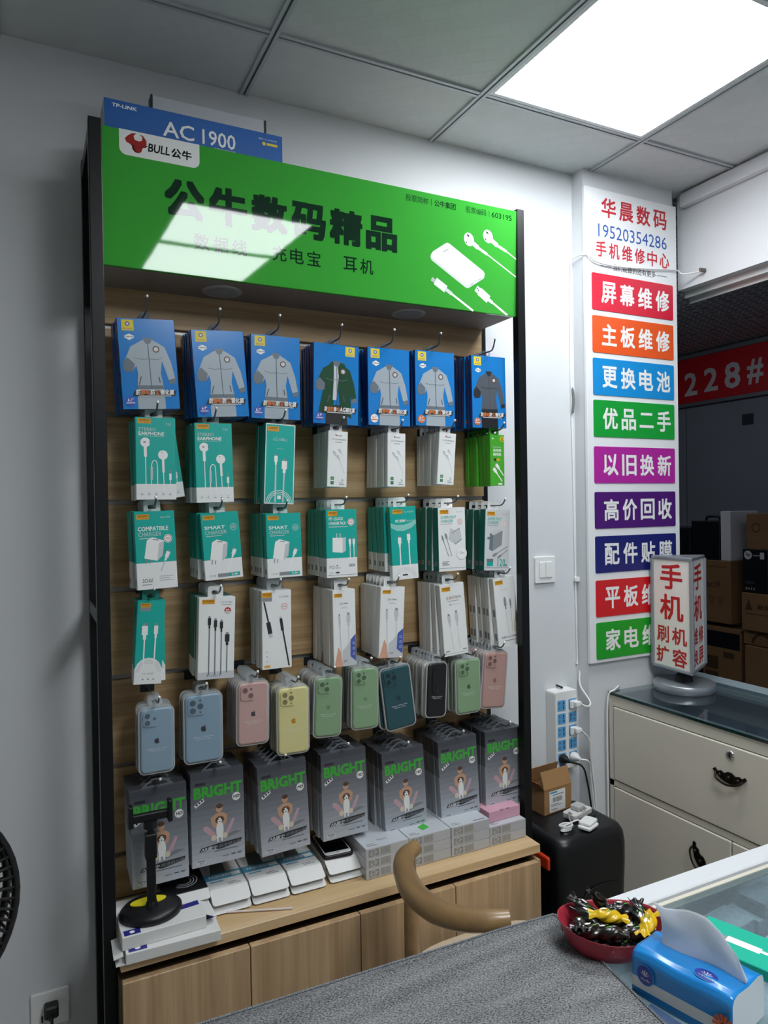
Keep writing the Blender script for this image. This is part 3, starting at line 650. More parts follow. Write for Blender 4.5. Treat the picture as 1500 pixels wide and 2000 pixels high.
def d_bull(p):
    p.rect(0, 0, 1, 1, CARDW); p.up(); p.poly([(0.36, 0.925), (0.44, 0.935), (0.41, 0.905)], RED); p.poly([(0.34, 0.935), (0.41, 0.94), (0.40, 0.915)], BLACK); p.text('BULL公牛', 0.45, 0.905, 0.72, 0.935, BLACK, 0.02)
    p.text('公牛优质数据线', 0.18, 0.835, 0.92, 0.865, GREY, 0.01); smallprint(p, 0.35, 0.79, 0.72, 0.81, 1)
    wire(p, [(0.30, 0.62), (0.50, 0.52)], 0.03, LGREY, 0.13, 0.06, LGREY); wire(p, [(0.52, 0.55), (0.90, 0.24)], 0.022, LGREY, 0.10, 0.06, LGREY); wire(p, [(0.58, 0.66), (0.80, 0.56)], 0.022, LGREY, 0.11, 0.05, LGREY)
    GR = mat('bull_green', '1f7a3a', 0.4); p.rect(0.16, 0.12, 0.33, 0.18, GR); p.rect(0.16, 0.04, 0.33, 0.10, GR); p.up(); p.text('2A', 0.2, 0.135, 0.29, 0.165, WHITE); p.text('T', 0.22, 0.055, 0.27, 0.085, WHITE)
    p.text('1', 0.76, 0.10, 0.80, 0.145, GREY); p.text('m', 0.82, 0.10, 0.87, 0.118, GREY); smallprint(p, 0.62, 0.03, 0.90, 0.085, 2)
def d_bullgreen(p):
    p.rect(0, 0, 1, 1, LGREEN); p.up(); p.text('3A', 0.10, 0.91, 0.26, 0.945, WHITE, 0.01); p.disc(0.86, 0.92, 0.16, YEL); p.up(); p.text('官方', 0.76, 0.925, 0.95, 0.955, BLACK, 0.02); p.text('质保', 0.76, 0.885, 0.95, 0.915, BLACK, 0.02); p.up(-1)
    p.text('充电线', 0.20, 0.665, 0.78, 0.725, WHITE, 0.02); p.text('耐用版', 0.20, 0.585, 0.78, 0.645, WHITE, 0.02); smallprint(p, 0.18, 0.75, 0.78, 0.765, 1, WHITE)
    p.rect(0.26, 0.485, 0.42, 0.535, BLACK, 0.001); p.rect(0.45, 0.485, 0.70, 0.535, GOLD, 0.001)
    wire(p, [(0.40, 0.42), (0.95, 0.20)], 0.07, WHITE, 0.20, 0.09, WHITE); wire(p, [(0.22, 0.34), (0.85, 0.08)], 0.07, WHITE, 0.20, 0.09, WHITE); p.rect(0.55, 0.015, 0.85, 0.05, WHITE, 0.001)
def d_charger(line1, line2, split, variant):
    def f(p):
        p.rect(0, 0, 1, 1, CARDW); p.up(); p.rect(0, split, 1, 1, TEAL); goovi(p, 0.05, 0.90, 0.31, 0.065)
        p.text(line1, 0.07, 0.755 if variant else 0.75, 0.62 if variant else 0.84, 0.805, WHITE, 0.014); p.text(line2, 0.08, 0.68, 0.66, 0.735, LGREY, 0.0); smallprint(p, 0.10, 0.645, 0.52, 0.665, 1, LGREY)
        if variant:
            p.arc(0.85, 0.77, 0.085, 0.012, LGREY); p.text('@', 0.79, 0.745, 0.91, 0.795, LGREY)
            cube_charger(p, 0.16, 0.31, 0.50); wire(p, [(0.84, 0.43), (0.60, 0.10)], 0.03, WHITE, 0.10, 0.08, WHITE)
            p.rect(0.05, 0.03, 0.30, 0.085, WHITE); p.up(); p.text('CK308', 0.09, 0.045, 0.28, 0.075, GREY); p.rect(0.33, 0.03, 0.63, 0.085, GREY); p.rect(0.63, 0.03, 0.93, 0.085, TEAL); p.up(); p.text('2.4A', 0.70, 0.042, 0.88, 0.076, WHITE, 0.02)
        else:
            p.text('KQ-V500', 0.65, 0.905, 0.90, 0.93, LGREY); seal(p, 0.82, 0.64, 0.11); cube_charger(p, 0.20, 0.40, 0.52); wire(p, [(0.82, 0.47), (0.60, 0.22)], 0.03, LGREY, 0.10, 0.08, WHITE)
            p.text('2CULE', 0.12, 0.09, 0.38, 0.135, BLACK, 0.01, 0.2); smallprint(p, 0.12, 0.05, 0.36, 0.07, 1); smallprint(p, 0.56, 0.09, 0.92, 0.17, 3, LGREY)
    return f
def d_pd(p):
    p.rect(0, 0, 1, 1, CARDW); p.up(); p.rect(0, 0.285, 1, 1, TEAL); goovi(p, 0.06, 0.905, 0.30, 0.07)
    p.text('PD QUICK', 0.08, 0.835, 0.55, 0.885, WHITE, 0.014, 0.15); p.text('CHARGER PACK', 0.07, 0.775, 0.64, 0.82, WHITE, 0.014, 0.15); smallprint(p, 0.08, 0.735, 0.72, 0.755, 1, LGREY); seal(p, 0.82, 0.81, 0.11)
    k = p.w / p.h
    for x in (0.34, 0.45): p.line([(x, 0.56), (x, 0.65)], 0.03, LGREY)
    p.up(); p.poly([(0.19, 0.375), (0.52, 0.36), (0.53, 0.58), (0.20, 0.585)], WHITE); p.poly([(0.52, 0.36), (0.63, 0.385), (0.635, 0.59), (0.53, 0.58)], LGREY)
    for x in (0.77, 0.90): wire(p, [(x, 0.56), (x + 0.005, 0.24)], 0.025, WHITE, 0.08, 0.075, WHITE)
    p.text('PD', 0.08, 0.13, 0.26, 0.175, GREY); p.text('极速快充', 0.28, 0.13, 0.44, 0.15, GREY, 0.01); p.poly([(0.30, 0.165), (0.34, 0.195), (0.335, 0.18), (0.36, 0.18), (0.32, 0.155), (0.325, 0.168)], BLACK)
    p.rect(0.73, 0.15, 0.92, 0.19, GREY); p.up(); p.text('PD 20W', 0.75, 0.158, 0.90, 0.182, WHITE); p.text('KD-11', 0.08, 0.06, 0.27, 0.08, GREY); p.rect(0.29, 0.062, 0.40, 0.082, BLACK); p.rect(0.03, 0.032, 0.97, 0.037, JGREYD)
def d_pdcable(p):
    p.rect(0, 0, 1, 1, CARDW); p.up(); p.rect(0, 0.20, 1, 1, TEAL); goovi(p, 0.10, 0.905, 0.38, 0.06); p.text('CC-MDD01', 0.55, 0.915, 0.92, 0.938, LGREY)
    PAL = mat('pale_teal_print', '8fd0c6', 0.4); p.poly([(0.0, 0.785), (0.2, 0.755), (0.5, 0.75), (0.8, 0.775), (1, 0.82), (1, 0.76), (0.8, 0.70), (0.5, 0.665), (0.25, 0.67), (0.0, 0.72)], PAL); p.text('PD·20W', 0.18, 0.785, 0.58, 0.825, WHITE, 0.02, 0.15); p.text('快充线', 0.62, 0.79, 0.90, 0.815, LGREY)
    wire(p, [(0.32, 0.58), (0.33, 0.03)], 0.045, WHITE, 0.13, 0.085, WHITE); wire(p, [(0.68, 0.62), (0.70, 0.03)], 0.045, WHITE, 0.13, 0.085, WHITE)
    for k in range(3): p.arc(0.5, 0.0, 0.42 - 0.05 * k, 0.01, LGREY, 6, 174)
    p.rect(0.38, 0.05, 0.58, 0.07, BLACK)
def d_super(dark):
    def f(p):
        p.rect(0, 0, 1, 1, CARDW if not dark else mat('pale_grey_card', 'd3d5d7', 0.4)); p.up(); goovi(p, 0.06, 0.90, 0.32, 0.065)
        p.text('SUPER FAST', 0.08, 0.825, 0.66, 0.87, TEAL, 0.014, 0.2); p.text('CHARGER', 0.08, 0.765, 0.54, 0.81, TEAL, 0.014, 0.2); smallprint(p, 0.08, 0.735, 0.52, 0.75, 1); seal(p, 0.80, 0.775, 0.10); p.text('KQ-V90', 0.68, 0.915, 0.90, 0.935, GREY)
        k = p.w / p.h
        if dark:
            p.poly([(0.18, 0.345), (0.32, 0.315), (0.34, 0.575), (0.20, 0.62)], JGREYD); p.poly([(0.32, 0.315), (0.70, 0.42), (0.72, 0.66), (0.34, 0.575)], GREY); p.poly([(0.20, 0.62), (0.34, 0.575), (0.72, 0.66), (0.60, 0.675)], LGREY); p.rect(0.10, 0.51, 0.20, 0.55, JGREYD)
            wire(p, [(0.36, 0.24), (0.95, 0.40)], 0.03, GREY, 0.10, 0.06, GREY); wire(p, [(0.56, 0.21), (0.95, 0.34)], 0.03, GREY, 0.09, 0.06, GREY)
            p.rect(0.10, 0.07, 0.36, 0.19, TEAL); p.up(); p.rect(0.10, 0.14, 0.36, 0.19, JGREYD); p.text('120', 0.54, 0.065, 0.86, 0.19, TEAL, 0.01); p.text('W', 0.84, 0.06, 0.93, 0.10, BLACK, 0.03)
        else:
            p.poly([(0.36, 0.50), (0.62, 0.41), (0.70, 0.62), (0.44, 0.675)], LGREY); p.poly([(0.62, 0.41), (0.86, 0.485), (0.78, 0.68), (0.50, 0.60)], GREY); p.up(); p.poly([(0.50, 0.585), (0.62, 0.43), (0.85, 0.50), (0.77, 0.665)], LGREY)
            wire(p, [(0.13, 0.55), (0.36, 0.23)], 0.02, GREY, 0.06, 0.06, GREY); wire(p, [(0.26, 0.58), (0.48, 0.23)], 0.02, GREY, 0.08, 0.06, GREY)
            p.disc(0.84, 0.26, 0.20, LGREY); p.up(); p.disc(0.85, 0.27, 0.19, WHITE); p.up(); p.text('1.2m', 0.74, 0.26, 0.94, 0.30, GREY); smallprint(p, 0.12, 0.09, 0.38, 0.16, 3)
        p.rect(0.02, 0.045, 0.98, 0.05, JGREYD)
    return f
def d_green_cable(p):
    p.rect(0, 0, 1, 1, TEAL); p.up(); p.rect(0, 0, 1, 0.19, CARDW); goovi(p, 0.10, 0.92, 0.37, 0.05); p.rect(0.10, 0.875, 0.47, 0.918, GREY)
    p.disc(0.5, 0.16, 0.50, CARDW); p.up()
    for k in range(3): p.arc(0.5, 0.14, 0.46 - 0.05 * k, 0.014, LGREY, 0, 180)
    wire(p, [(0.30, 0.70), (0.31, 0.20)], 0.05, WHITE, 0.22, 0.11, WHITE); wire(p, [(0.72, 0.70), (0.70, 0.20)], 0.05, WHITE, 0.15, 0.10, WHITE); p.text('CC-030C', 0.28, 0.115, 0.72, 0.135, GREY); 
    for k in range(3): p.rect(0.28 + 0.2 * k, 0.05, 0.34 + 0.2 * k, 0.065, GREY)
def d_3in1(p):
    p.rect(0, 0, 1, 1, CARDW); p.up(); goovi(p, 0.07, 0.92, 0.36, 0.055); p.text('CC-019D', 0.60, 0.925, 0.92, 0.948, JGREYD); smallprint(p, 0.62, 0.90, 0.90, 0.912, 1); p.disc(0.80, 0.83, 0.10, LGREY); p.up(); p.poly([(0.70, 0.825), (0.90, 0.825), (0.88, 0.86), (0.80, 0.878), (0.72, 0.86)], RED); p.text('6A', 0.75, 0.832, 0.85, 0.855, WHITE, 0.03); p.rect(0.0, 0.0, 1, 0.09, LGREY); p.up()
    for x, y in ((0.29, 0.75), (0.46, 0.72), (0.63, 0.70)): wire(p, [(x, y), (x + 0.004, 0.05)], 0.032, JGREYD, 0.09, 0.085, BDRK)
    wire(p, [(0.80, 0.54), (0.80, 0.07)], 0.032, JGREYD, 0.13, 0.09, BDRK); p.text('3-in-1', 0.22, 0.03, 0.62, 0.065, JGREYD)
def d_black_cable(p):
    p.rect(0, 0, 1, 1, CARDW); p.up(); goovi(p, 0.0, 0.915, 0.34, 0.065); p.rect(0.0, 0.865, 0.34, 0.913, GREY); p.text('CC-006A', 0.58, 0.905, 0.92, 0.93, JGREYD); p.arc(0.77, 0.79, 0.10, 0.014, RED); p.text('24K', 0.69, 0.78, 0.85, 0.80, RED)
    p.line([(0.06, 0.86), (0.22, 0.58)], 0.055, BDRK); p.line([(0.20, 0.60), (0.27, 0.45)], 0.15, BDRK); p.line([(0.27, 0.45), (0.30, 0.40)], 0.13, LGREY); p.line([(0.64, 0.64), (0.70, 0.48)], 0.10, BDRK); p.line([(0.70, 0.50), (0.92, 0.02)], 0.055, BDRK); p.line([(0.62, 0.67), (0.64, 0.64)], 0.07, LGREY)
    for k in range(3): p.disc(0.15, 0.22 - 0.06 * k, 0.02, GREY)
    p.rect(0.06, 0.02, 0.26, 0.05, GOLD)
def d_cc70(p):
    p.rect(0, 0, 1, 1, CARDW); p.up(); goovi(p, 0.06, 0.905, 0.36, 0.05); p.text('CC-70Ra', 0.30, 0.81, 0.68, 0.832, BLACK, 0.012); smallprint(p, 0.36, 0.755, 0.66, 0.785, 2, LGREY)
    p.poly([(0.0, 0.0), (0.40, 0.0), (0.34, 0.16), (0.20, 0.26), (0.0, 0.0)], PEACH); p.poly([(0.38, 0.0), (1, 0.0), (1, 0.40), (0.80, 0.34), (0.56, 0.25), (0.38, 0.20)], LGREY); p.up(); p.poly([(0.74, 0.12), (1, 0.05), (1, 0.41), (0.76, 0.34)], INDIGO)
    p.up(); wire(p, [(0.27, 0.66), (0.34, 0.05)], 0.03, LGREY, 0.09, 0.11, LGREY); wire(p, [(0.68, 0.67), (0.70, 0.05)], 0.03, LGREY, 0.17, 0.10, LGREY); p.text('6A', 0.44, 0.05, 0.60, 0.085, JGREYD)
    for k in range(3): p.arc(0.90, 0.29 - 0.07 * k, 0.045, 0.012, WHITE)
def d_fast(p):
    p.rect(0, 0, 1, 1, CARDW); p.up(); goovi(p, 0.06, 0.905, 0.36, 0.06)
    for k, ch in enumerate('全兼容快充'): p.text(ch, 0.22 + 0.13 * k, 0.785, 0.22 + 0.13 * k + 0.115, 0.832, mat('print_copper', 'b79a8f', 0.4) if k < 3 else GREY, 0.012)
    smallprint(p, 0.26, 0.755, 0.76, 0.77, 1); p.text('6A', 0.34, 0.70, 0.43, 0.73, GREY, 0.02); smallprint(p, 0.45, 0.705, 0.78, 0.72, 1, LGREY)
    wire(p, [(0.28, 0.56), (0.38, 0.08)], 0.02, LGREY, 0.13, 0.10, LGREY); wire(p, [(0.60, 0.59), (0.66, 0.08)], 0.02, LGREY, 0.13, 0.12, LGREY); smallprint(p, 0.05, 0.05, 0.22, 0.08, 1); smallprint(p, 0.78, 0.05, 0.95, 0.08, 1); p.rect(0.02, 0.028, 0.98, 0.032, GREY)
def d_typec(p):
    p.rect(0, 0, 1, 1, CARDW); p.up(); goovi(p, 0.06, 0.905, 0.38, 0.06); p.text('CC-120C', 0.34, 0.815, 0.66, 0.835, LGREY); wire(p, [(0.46, 0.69), (0.52, 0.18)], 0.025, LGREY, 0.12, 0.10, GREY); wire(p, [(0.72, 0.66), (0.72, 0.2)], 0.02, LGREY, 0.08, 0.08, GREY)
    p.poly([(0.78, 0.20), (1, 0.20), (1, 0.52), (0.94, 0.50), (0.88, 0.40), (0.80, 0.32)], CREAM); p.up(); p.poly([(0.86, 0.36), (1, 0.30), (1, 0.52), (0.94, 0.50)], mat('print_olive', 'b3b08a', 0.4)); p.text('全兼容 Type-C 数据线', 0.15, 0.12, 0.92, 0.155, JGREYD, 0.01); smallprint(p, 0.25, 0.075, 0.85, 0.095, 1)
def d_bright(p):
    # printed tonal backdrop of the pack, dark at its head
    n = 14
    for k in range(n):
        t = k / (n - 1); c = [int(186 * (1 - t) + 80 * t), int(191 * (1 - t) + 84 * t), int(200 * (1 - t) + 92 * t)]
        p.rect(0, k / n * 0.93, 1, (k + 1) / n * 0.93, mat('bright_tone_%d' % k, tuple(c), 0.35))
    p.rect(0, 0.93, 1, 1, BGREYD); p.up()
    p.rect(0.07, 0.865, 0.27, 0.895, BDRK, 0.002); p.text('BRIGHT', 0.05, 0.725, 0.98, 0.85, BGRN, 0.04, 0.0, 0.0)
    p.up(); p.poly([(0.05, 0.665), (0.22, 0.725), (0.25, 0.695), (0.08, 0.635)], CARDW); p.disc(0.86, 0.685, 0.080, CARDW); p.up(); p.text('HD', 0.80, 0.67, 0.92, 0.703, BDRK, 0.03, 0.2)
    for k in range(3): p.rect(0.085 + 0.05 * k, 0.658 + 0.018 * k, 0.12 + 0.05 * k, 0.678 + 0.018 * k, BDRK)
    p.layer = 2
    p.poly([(0.55, 0.235), (0.95, 0.30), (0.80, 0.315), (0.6, 0.275)], BMID)
    p.up(); p.poly([(0.22, 0.42), (0.30, 0.42), (0.46, 0.32), (0.46, 0.26), (0.38, 0.29), (0.22, 0.38)], PINKP); p.poly([(0.62, 0.30), (0.78, 0.46), (0.82, 0.44), (0.74, 0.34), (0.64, 0.26)], PINKP)
    p.poly([(0.36, 0.50), (0.47, 0.54), (0.60, 0.54), (0.68, 0.50), (0.66, 0.42), (0.58, 0.38), (0.44, 0.38), (0.38, 0.42)], SKIN)
    p.disc(0.415, 0.28, 0.055, CREAM); p.disc(0.625, 0.285, 0.055, CREAM); p.up(); p.disc(0.525, 0.585, 0.062, SKIN, 0.075); p.up(); p.disc(0.53, 0.615, 0.063, BROWNP, 0.045)
    p.disc(0.53, 0.36, 0.072, CARDW, 0.16); p.poly([(0.47, 0.23), (0.50, 0.23), (0.51, 0.34), (0.47, 0.34)], CARDW); p.poly([(0.55, 0.235), (0.585, 0.235), (0.58, 0.34), (0.55, 0.34)], CARDW); p.up(); p.disc(0.53, 0.465, 0.085, BROWNP, 0.07); p.up(); p.disc(0.53, 0.455, 0.045, CARDW, 0.06); p.up(); p.disc(0.50, 0.472, 0.011, BLACK); p.disc(0.56, 0.472, 0.011, BLACK); p.disc(0.53, 0.445, 0.011, BLACK); p.disc(0.505, 0.595, 0.010, BLACK); p.disc(0.552, 0.598, 0.010, BLACK)
    p.layer = 3
    p.poly([(0.13, 0.155), (0.46, 0.165), (0.46, 0.155), (0.54, 0.150), (0.93, 0.185), (0.95, 0.225), (0.50, 0.215), (0.17, 0.195)], BDRK); p.up(); p.text('AR康宁', 0.16, 0.158, 0.47, 0.198, LGREY, 0.02, 0.2); p.text('超清钢化膜', 0.50, 0.165, 0.92, 0.198, GREY, 0.0, 0.2, 0.012); smallprint(p, 0.42, 0.125, 0.88, 0.145, 1, JGREYD)
    p.rect(0.57, 0.062, 0.70, 0.07, JGREYD); p.rect(0.74, 0.064, 0.82, 0.075, BDRK); p.text('HD', 0.86, 0.06, 0.94, 0.08, BDRK, 0.03); p.rect(0.07, 0.025, 0.26, 0.075, LGREY); p.up(); p.text('6.7', 0.14, 0.03, 0.22, 0.05, JGREYD, 0.02); smallprint(p, 0.09, 0.052, 0.24, 0.07, 1, JGREYD)

KINDS = {}
def tabmesh(tw, ht, y0, y1, m, slot=True):
    o = rrect(-tw / 2, tw / 2, -0.006, ht, 0.007, 5)
    n = len(o); hw, hh, cz = min(0.0125, tw * 0.36), 0.005, DROP - 0.005
    inner = []
    for k in range(n):
        q = Vector((o[k][0], o[k][1] - cz)); a = math.atan2(q.y * 2, q.x); inner.append((hw * math.cos(a), cz + hh * math.sin(a)))
    return MB().ring([(x, z - DROP) for x, z in o], [(x, z - DROP) for x, z in inner], y0, y1).mesh('hang_tab', m)
def boxkind(key, w, h, t, draw, bands, top=None, tab=0.038, tabm=None, sidel=None, tall=0.026, arch=False):
    mb = MB(); mats = []
    def mi(m):
        if m not in mats: mats.append(m)
        return mats.index(m)
    e = 0.0012; z0 = -DROP - h
    prof = [(-w / 2 + e, -t / 2), (w / 2 - e, -t / 2), (w / 2, -t / 2 + e), (w / 2, t / 2 - e), (w / 2 - e, t / 2), (-w / 2 + e, t / 2), (-w / 2, t / 2 - e), (-w / 2, -t / 2 + e)]
    for a, b_, m in bands:
        vs = [(x, y, z0 + a * h) for x, y in prof] + [(x, y, z0 + b_ * h) for x, y in prof]
        mb.add(vs, [(i, (i + 1) % 8, (i + 1) % 8 + 8, i + 8) for i in range(8)], mi(m))
    mb.add([(x, y, z0) for x, y in prof], [tuple(reversed(range(8)))], mi(bands[0][2])); mb.add([(x, y, z0 + h) for x, y in prof], [tuple(range(8))], mi(top or bands[-1][2]))
    if sidel:
        for fa, fb in sidel: mb.add([(-w / 2 - 0.0002, -t * 0.25, z0 + fa * h), (-w / 2 - 0.0002, t * 0.25, z0 + fa * h), (-w / 2 - 0.0002, t * 0.25, z0 + fb * h), (-w / 2 - 0.0002, -t * 0.25, z0 + fb * h)], [(0, 3, 2, 1)], mi(GREY))
    p = Print(w - 2 * e, h, -w / 2 + e, z0, -t / 2); draw(p)
    parts = [('box_body', mb.mesh(key + '_body', mats, fix=False)), ('print', p.mesh(key + '_print'))]
    if arch:
        o = [(-0.036, 0), (0.036, 0), (0.034, 0.004), (0.012, 0.019), (-0.012, 0.019), (-0.034, 0.004)]; i_ = [(-0.027, 0.0035), (0.027, 0.0035), (0.024, 0.0055), (0.010, 0.0152), (-0.010, 0.0152), (-0.024, 0.0055)]
        parts.append(('hang_strip', MB().ring([(x, z - DROP) for x, z in o], [(x, z - DROP) for x, z in i_], -0.001, 0.0).mesh('hang_strip', tabm)))
    else: parts.append(('hang_tab', tabmesh(tab, tall, t / 2 - 0.0022, t / 2 - 0.0012, tabm or TABW)))
    KINDS[key] = dict(parts=parts, w=w, h=h, t=t)
def casekind(key, w, h, col, lens, words, logo='3a3f45', txt=True):
    cm = mat('silicone_' + col, col, 0.42); dk = mat('camera_hole_' + col, tuple(int(int(col[i:i + 2], 16) * 0.62) for i in (0, 2, 4)), 0.3); t = 0.0095; z0 = -DROP - 0.004 - h
    # moulded clear tray behind and around the case
    g = 0.004; o = rrect(-w / 2 - g, w / 2 + g, z0 - g, z0 + h + g, 0.015, 5); n_ = rrect(-w / 2 - 0.0005, w / 2 + 0.0005, z0 - 0.0005, z0 + h + 0.0005, 0.0115, 5)
    tr = MB().ring(o, n_, -0.0005, 0.0055); tr.prism([(a, b) for a, b in n_], 0.0045, 0.0055, 'y')
    # case shell with softened edge
    cs = MB(); lay = []
    for ins, y in ((0.0, 0.004), (0.0, -0.0012), (0.0008, -0.0030), (0.0024, -0.0042), (0.0045, -0.0046)): lay.append((rrect(-w / 2 + ins, w / 2 - ins, z0 + ins, z0 + h - ins, 0.011 - ins * 0.6, 5), y))
    n = len(lay[0][0]); vs = [(x, y, z) for pts, y in lay for x, z in pts]
    cs.add(vs, [(k * n + i, k * n + (i + 1) % n, (k + 1) * n + (i + 1) % n, (k + 1) * n + i) for k in range(len(lay) - 1) for i in range(n)], 0, True); cs.add(vs, [tuple(range((len(lay) - 1) * n, len(lay) * n)), tuple(reversed(range(n)))], 0)
    # raised camera surround
    if lens == 'bar': bx0, bx1, bz0, bz1 = -w * 0.28, w * 0.02, z0 + h * 0.45, z0 + h * 0.93
    else: bx0, bx1, bz0, bz1 = -w / 2 + 0.006, -w / 2 + 0.006 + w * 0.47, z0 + h - 0.006 - w * 0.47, z0 + h - 0.006
    br = MB().prism(rrect(bx0, bx1, bz0, bz1, 0.008, 5), -0.0068, -0.0044, 'y')
    if lens == 2: L = [(0.28, 0.73, 0.22), (0.28, 0.27, 0.22), (0.74, 0.52, 0.12)]
    elif lens == 3: L = [(0.28, 0.73, 0.225), (0.28, 0.27, 0.225), (0.72, 0.5, 0.225), (0.72, 0.85, 0.09), (0.72, 0.16, 0.07)]
    elif lens == 'diag': L = [(0.3, 0.69, 0.235), (0.69, 0.31, 0.235), (0.72, 0.76, 0.11)]
    else: L = [(0.5, 0.88, 0.16), (0.5, 0.62, 0.16), (0.5, 0.36, 0.16), (0.62, 0.16, 0.1)]
    ho = MB(); bw, bh = bx1 - bx0, bz1 - bz0
    for a, b_, r in L:
        c = (bx0 + a * bw, bz0 + b_ * bh)
        ho.ring([(c[0] + r * bw * math.cos(q), c[1] + r * bw * math.sin(q)) for q in [2 * math.pi * i / 14 for i in range(14)]], [(c[0] + r * bw * .8 * math.cos(q), c[1] + r * bw * .8 * math.sin(q)) for q in [2 * math.pi * i / 14 for i in range(14)]], -0.0074, -0.0066, 0)
        ho.prism([(c[0] + r * bw * .8 * math.cos(q), c[1] + r * bw * .8 * math.sin(q)) for q in [2 * math.pi * i / 14 for i in range(14)]], -0.0071, -0.0066, 'y', 1)
    p = Print(w, h, -w / 2, z0, -0.0047); lm = mat('case_logo_' + logo, logo, 0.4); tm = mat('case_text', 'd6dadb', 0.5)
    ap(p, 0.5, 0.50, 0.085, lm)
    if txt: p.text(words, 0.22, 0.365, 0.78, 0.387, tm, 0.0); p.text('Silicone Case', 0.30, 0.335, 0.70, 0.355, tm, 0.0)
    KINDS[key] = dict(parts=[('blister_tray', tr.mesh('blister_tray', MILK)), ('phone_case', cs.mesh(key + '_case', cm, fix=False)), ('>camera_surround', br.mesh('camera_surround', cm)), ('>camera_holes', ho.mesh('camera_holes', [cm, dk])), ('>logo_print', p.mesh(key + '_logo')),
                             ('hang_tab', tabmesh(0.030, 0.020, 0.0045, 0.0055, CLEAR))], w=w, h=h + 0.008, t=0.0125)
def ap(p, x, y, r, m):
    """bitten-apple mark"""
    k = p.w / p.h; P = lambda a, b: (x + a * r, y + b * r * k)
    right = [(0.0, 0.62), (0.25, 0.72), (0.55, 0.70), (0.78, 0.55), (0.60, 0.30), (0.55, 0.05), (0.62, -0.22), (0.88, -0.42), (0.72, -0.78), (0.48, -1.08), (0.25, -1.12), (0.0, -1.0)]
    left = [(-0.25, -1.12), (-0.50, -1.06), (-0.78, -0.70), (-0.95, -0.15), (-0.88, 0.35), (-0.62, 0.66), (-0.28, 0.72)]
    p.poly([P(*q) for q in right + left], m); p.poly([P(0.02, 0.80), P(0.05, 1.05), P(0.30, 1.30), P(0.36, 1.32), P(0.30, 1.02)], m)

def spawn(key, name, loc, rot, label, cat, group=None):
    t = thing(name, label, cat, loc, rot, group); last = None
    for nm, me in KINDS[key]['parts']:
        if nm.startswith('>'): link(nm[1:], me, last)
        else: last = link(nm, me, t)
    return t

# ---- kinds
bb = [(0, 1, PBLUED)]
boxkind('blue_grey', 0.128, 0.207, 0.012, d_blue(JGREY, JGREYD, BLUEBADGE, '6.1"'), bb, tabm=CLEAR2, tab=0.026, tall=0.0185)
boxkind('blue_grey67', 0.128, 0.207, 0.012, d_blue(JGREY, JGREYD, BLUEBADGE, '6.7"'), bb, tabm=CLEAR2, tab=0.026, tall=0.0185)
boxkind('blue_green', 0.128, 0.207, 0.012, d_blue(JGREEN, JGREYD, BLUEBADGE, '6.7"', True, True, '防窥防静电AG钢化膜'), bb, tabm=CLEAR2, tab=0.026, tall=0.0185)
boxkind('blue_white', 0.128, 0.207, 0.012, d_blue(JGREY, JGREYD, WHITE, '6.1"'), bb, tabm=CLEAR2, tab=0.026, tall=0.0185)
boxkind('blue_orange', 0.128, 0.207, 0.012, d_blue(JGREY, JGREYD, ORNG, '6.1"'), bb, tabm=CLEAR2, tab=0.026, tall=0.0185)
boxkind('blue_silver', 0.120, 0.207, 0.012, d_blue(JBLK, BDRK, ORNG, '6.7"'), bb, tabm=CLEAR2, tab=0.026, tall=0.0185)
boxkind('earphone', 0.090, 0.190, 0.026, d_ear, [(0, 0.19, CARDW), (0.19, 1, TEAL)], tab=0.040)
boxkind('cc100', 0.079, 0.200, 0.018, d_cc100, [(0, 1, TEAL)], tab=0.038, tabm=CLEAR)
boxkind('bull', 0.055, 0.145, 0.019, d_bull, [(0, 1, CARDW)], tab=0.034)
boxkind('bullgreen', 0.050, 0.148, 0.019, d_bullgreen, [(0, 1, LGREEN)], tab=0.034, tabm=LGREEN)
boxkind('compat', 0.091, 0.180, 0.028, d_charger('COMPATIBLE', 'CHARGER', 0.34, 0), [(0, 0.34, CARDW), (0.34, 1, TEAL)], sidel=[(0.06, 0.13)])
boxkind('smart', 0.092, 0.161, 0.024, d_charger('SMART', 'CHARGER', 0.30, 1), [(0, 0.30, CARDW), (0.30, 1, TEAL)], sidel=[(0.06, 0.14)])
boxkind('pd', 0.088, 0.177, 0.024, d_pd, [(0, 0.285, CARDW), (0.285, 1, TEAL)], sidel=[(0.08, 0.16)])
boxkind('pdcable', 0.080, 0.198, 0.020, d_pdcable, [(0, 0.20, CARDW), (0.20, 1, TEAL)])
boxkind('superw', 0.091, 0.179, 0.028, d_super(False), [(0, 1, DTEAL)], top=CARDW, sidel=[(0.08, 0.15)])
boxkind('superd', 0.087, 0.177, 0.028, d_super(True), [(0, 1, DTEAL)], top=CARDW, sidel=[(0.08, 0.15)])
boxkind('greencable', 0.062, 0.192, 0.020, d_green_cable, [(0, 0.19, CARDW), (0.19, 1, TEAL)], tabm=DTEAL)
boxkind('threein1', 0.088, 0.196, 0.022, d_3in1, [(0, 1, CARDW)])
boxkind('threein1t', 0.088, 0.196, 0.022, d_3in1, [(0, 0.22, CARDW), (0.22, 1, DTEAL)])
boxkind('blackcable', 0.077, 0.195, 0.020, d_black_cable, [(0, 1, CARDW)], tabm=CLEAR)
boxkind('cc70', 0.065, 0.200, 0.021, d_cc70, [(0, 1, CARDW)])
boxkind('cc70b', 0.074, 0.191, 0.021, d_cc70, [(0, 1, CARDW)])
boxkind('fast', 0.080, 0.202, 0.022, d_fast, [(0, 1, CARDW)])
boxkind('typec', 0.075, 0.204, 0.020, d_typec, [(0, 1, CARDW)], sidel=[(0.1, 0.2), (0.45, 0.55)])
